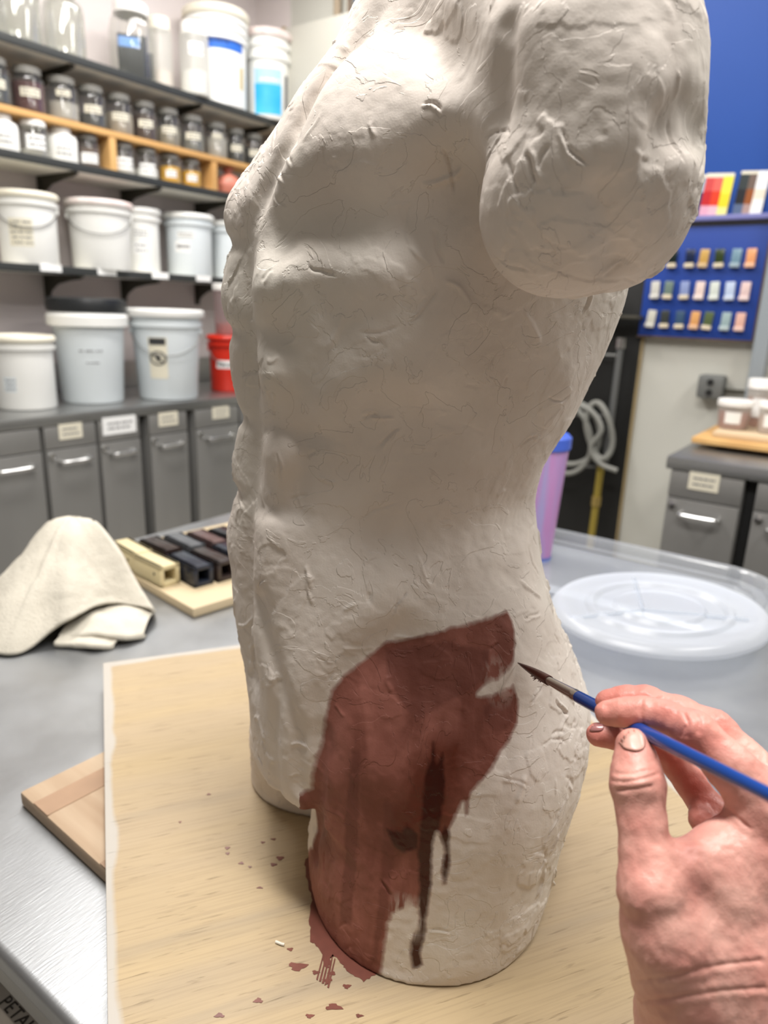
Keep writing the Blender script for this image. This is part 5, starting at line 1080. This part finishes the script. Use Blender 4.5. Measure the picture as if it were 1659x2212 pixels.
def make_hand():
    allp = [p for v in HAND.values() for p in v]
    lo = [min(p[i] - p[3] for p in allp) - .008 for i in range(3)]; hi = [max(p[i] + p[3] for p in allp) + .008 for i in range(3)]
    ax = make_grid(lo, hi, .0016); F = np.full([len(a) for a in ax], .03, np.float32)
    order = [('palm', .012), ('palm2', .014), ('arm', .016), ('arm2', .02), ('web', .010), ('pinky', .003), ('ring', .0025), ('middle', .0025), ('index', .0025), ('thumb', .006)]
    fingers = {'index', 'middle', 'ring', 'pinky', 'thumb'}
    body = F.copy()
    for nme, k in order:
        if nme not in fingers: chain_into(body, ax, HAND[nme], k, .006, .02)
    out = body.copy()
    for nme in ('pinky', 'ring', 'middle', 'index', 'thumb'):
        f = np.full(F.shape, .03, np.float32); chain_into(f, ax, HAND[nme], .001, .004, .03)
        w_ = smin(f, body, .010)           # the finger's root melts into the palm
        out = smin(out, w_, .0012)
    F = out
    pad = HANDX['pad']; chain_into(F, ax, [pad, (pad[0] + .001, pad[1], pad[2] - .006, pad[3])], .004, .004, .02)
    for c in HANDX['knuck']: bump(F, ax, c[:3], .008, .0012)
    F[0] = F[-1] = .03; F[:, 0] = F[:, -1] = .03; F[:, :, 0] = F[:, :, -1] = .03
    P, Q = surface_nets(F, ax)
    P = P + 0
    me = numpy_mesh('h', P, Q, []); ob = bpy.data.objects.new('h', me); COL.objects.link(ob)
    sm = ob.modifiers.new('s', 'SMOOTH'); sm.iterations = 3; sm.factor = .5
    ss = ob.modifiers.new('ss', 'SUBSURF'); ss.levels = 1
    dg = bpy.context.evaluated_depsgraph_get(); me2 = bpy.data.meshes.new_from_object(ob.evaluated_get(dg)); bpy.data.objects.remove(ob)
    n = len(me2.vertices); V = np.empty(n * 3, np.float32); me2.vertices.foreach_get('co', V); V = V.reshape(-1, 3).astype(float)
    NN = np.empty(n * 3, np.float32); me2.vertex_normals.foreach_get('vector', NN); NN = NN.reshape(-1, 3).astype(float)
    hh = .00035 * vnoise(V, 220, 21) + .0002 * vnoise(V * np.array([1, 1, .4]), 500, 22)
    for pl in HANDX['cre']:
        pts = [np.array(p) for p in pl]; dmin = np.full(n, 1.)
        for a_, b_ in zip(pts[:-1], pts[1:]):
            # a crease cuts the side of the hand it was set on: measure across the direction of the cut
            vd = (a_ + b_) / 2 - np.array([0, 0, 1.3]); vd /= np.linalg.norm(vd)
            e = b_ - a_; e = e - (e @ vd) * vd; w0 = V - a_; al = w0 @ vd; w0 = w0 - al[:, None] * vd
            t = np.clip((w0 @ e) / (e @ e), 0, 1); dv = w0 - t[:, None] * e
            dd = np.sqrt((dv ** 2).sum(1)) + np.where(np.abs(al) > .03, 1, 0); dmin = np.minimum(dmin, dd)
        dmin = dmin + .0004 * vnoise(V, 300, 23)
        fr = np.clip(-(NN @ np.array([.35, .85, -.35])), 0, 1) ** .5
        hh += fr * (-.0006 * np.exp(-(dmin / .0007) ** 2) + .0003 * np.exp(-((dmin - .0022) / .0014) ** 2))
    V = V + NN * hh[:, None]
    fl = np.zeros(n)
    for nme, s in (('index', .9), ('middle', .9), ('ring', 1.), ('thumb', .35), ('pinky', .8)):
        for c in HAND[nme][:5]: fl = np.maximum(fl, s * np.exp(-((V - np.array(c[:3])) ** 2).sum(1) / .016 ** 2))
    a = me2.attributes.new('flush', 'FLOAT', 'POINT'); a.data.foreach_set('value', (fl * .6).astype(np.float32))
    O = np.array(HAND['palm'][3][:3]); me2.vertices.foreach_set('co', (V - O).astype(np.float32).ravel()); me2.update()
    me2.materials.clear(); me2.materials.append(skin_material()); me2.shade_smooth(); me2.name = 'body'
    root = empty('person', view_to_world(O), YAW, 'bare right hand and forearm reaching in at the lower right, holding the blue paintbrush', 'person')
    ob = bpy.data.objects.new('hand_and_forearm', me2); COL.objects.link(ob); ob.parent = root
    # nails: thin curved plates laid on the finger surface
    from mathutils.bvhtree import BVHTree
    bm = bmesh.new(); bm.from_mesh(me2); tree = BVHTree.FromBMesh(bm); bm.free()
    for cen, ud, vd, w_, l_, m in NAILS:
        cen = Vector(cen) - Vector(O); ud = Vector(ud).normalized(); vd = Vector(vd).normalized(); nd = ud.cross(vd).normalized()
        k, L_ = 12, 14; vs = []; ok = True; b2 = bmesh.new()
        for j in range(L_ + 1):
            for i in range(k + 1):
                u = (i / k * 2 - 1); v = (j / L_ * 2 - 1)
                uu = u * w_ * (1 - .28 * max(0, v) ** 3 - .10 * max(0, -v) ** 3); vv = v * l_ * (1 - .22 * abs(u) ** 3)
                o_ = cen + ud * uu + vd * vv + nd * .02
                hit = tree.ray_cast(o_, -nd, .04)
                vs.append(b2.verts.new(hit[0] + hit[1] * (.0005 * (1 - .8 * abs(u) ** 4))) if hit[0] is not None and abs((hit[0] - cen).dot(nd)) < .016 else None)
        for j in range(L_):
            for i in range(k):
                q = (vs[j * (k + 1) + i], vs[j * (k + 1) + i + 1], vs[(j + 1) * (k + 1) + i + 1], vs[(j + 1) * (k + 1) + i])
                if None not in q: b2.faces.new(q)
        nm = bpy.data.meshes.new('nail'); b2.to_mesh(nm); b2.free(); nm.materials.append(m); nm.shade_smooth()
        no = bpy.data.objects.new('nail', nm); COL.objects.link(no); no.parent = root
        sd = no.modifiers.new('t', 'SOLIDIFY'); sd.thickness = .0004; sd.offset = 1
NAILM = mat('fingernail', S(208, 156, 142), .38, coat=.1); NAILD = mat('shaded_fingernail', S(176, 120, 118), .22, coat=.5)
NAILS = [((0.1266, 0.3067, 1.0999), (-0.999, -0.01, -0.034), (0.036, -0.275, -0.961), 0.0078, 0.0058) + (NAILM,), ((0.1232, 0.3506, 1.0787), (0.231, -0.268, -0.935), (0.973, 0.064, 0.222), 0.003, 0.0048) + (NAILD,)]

make_hand()
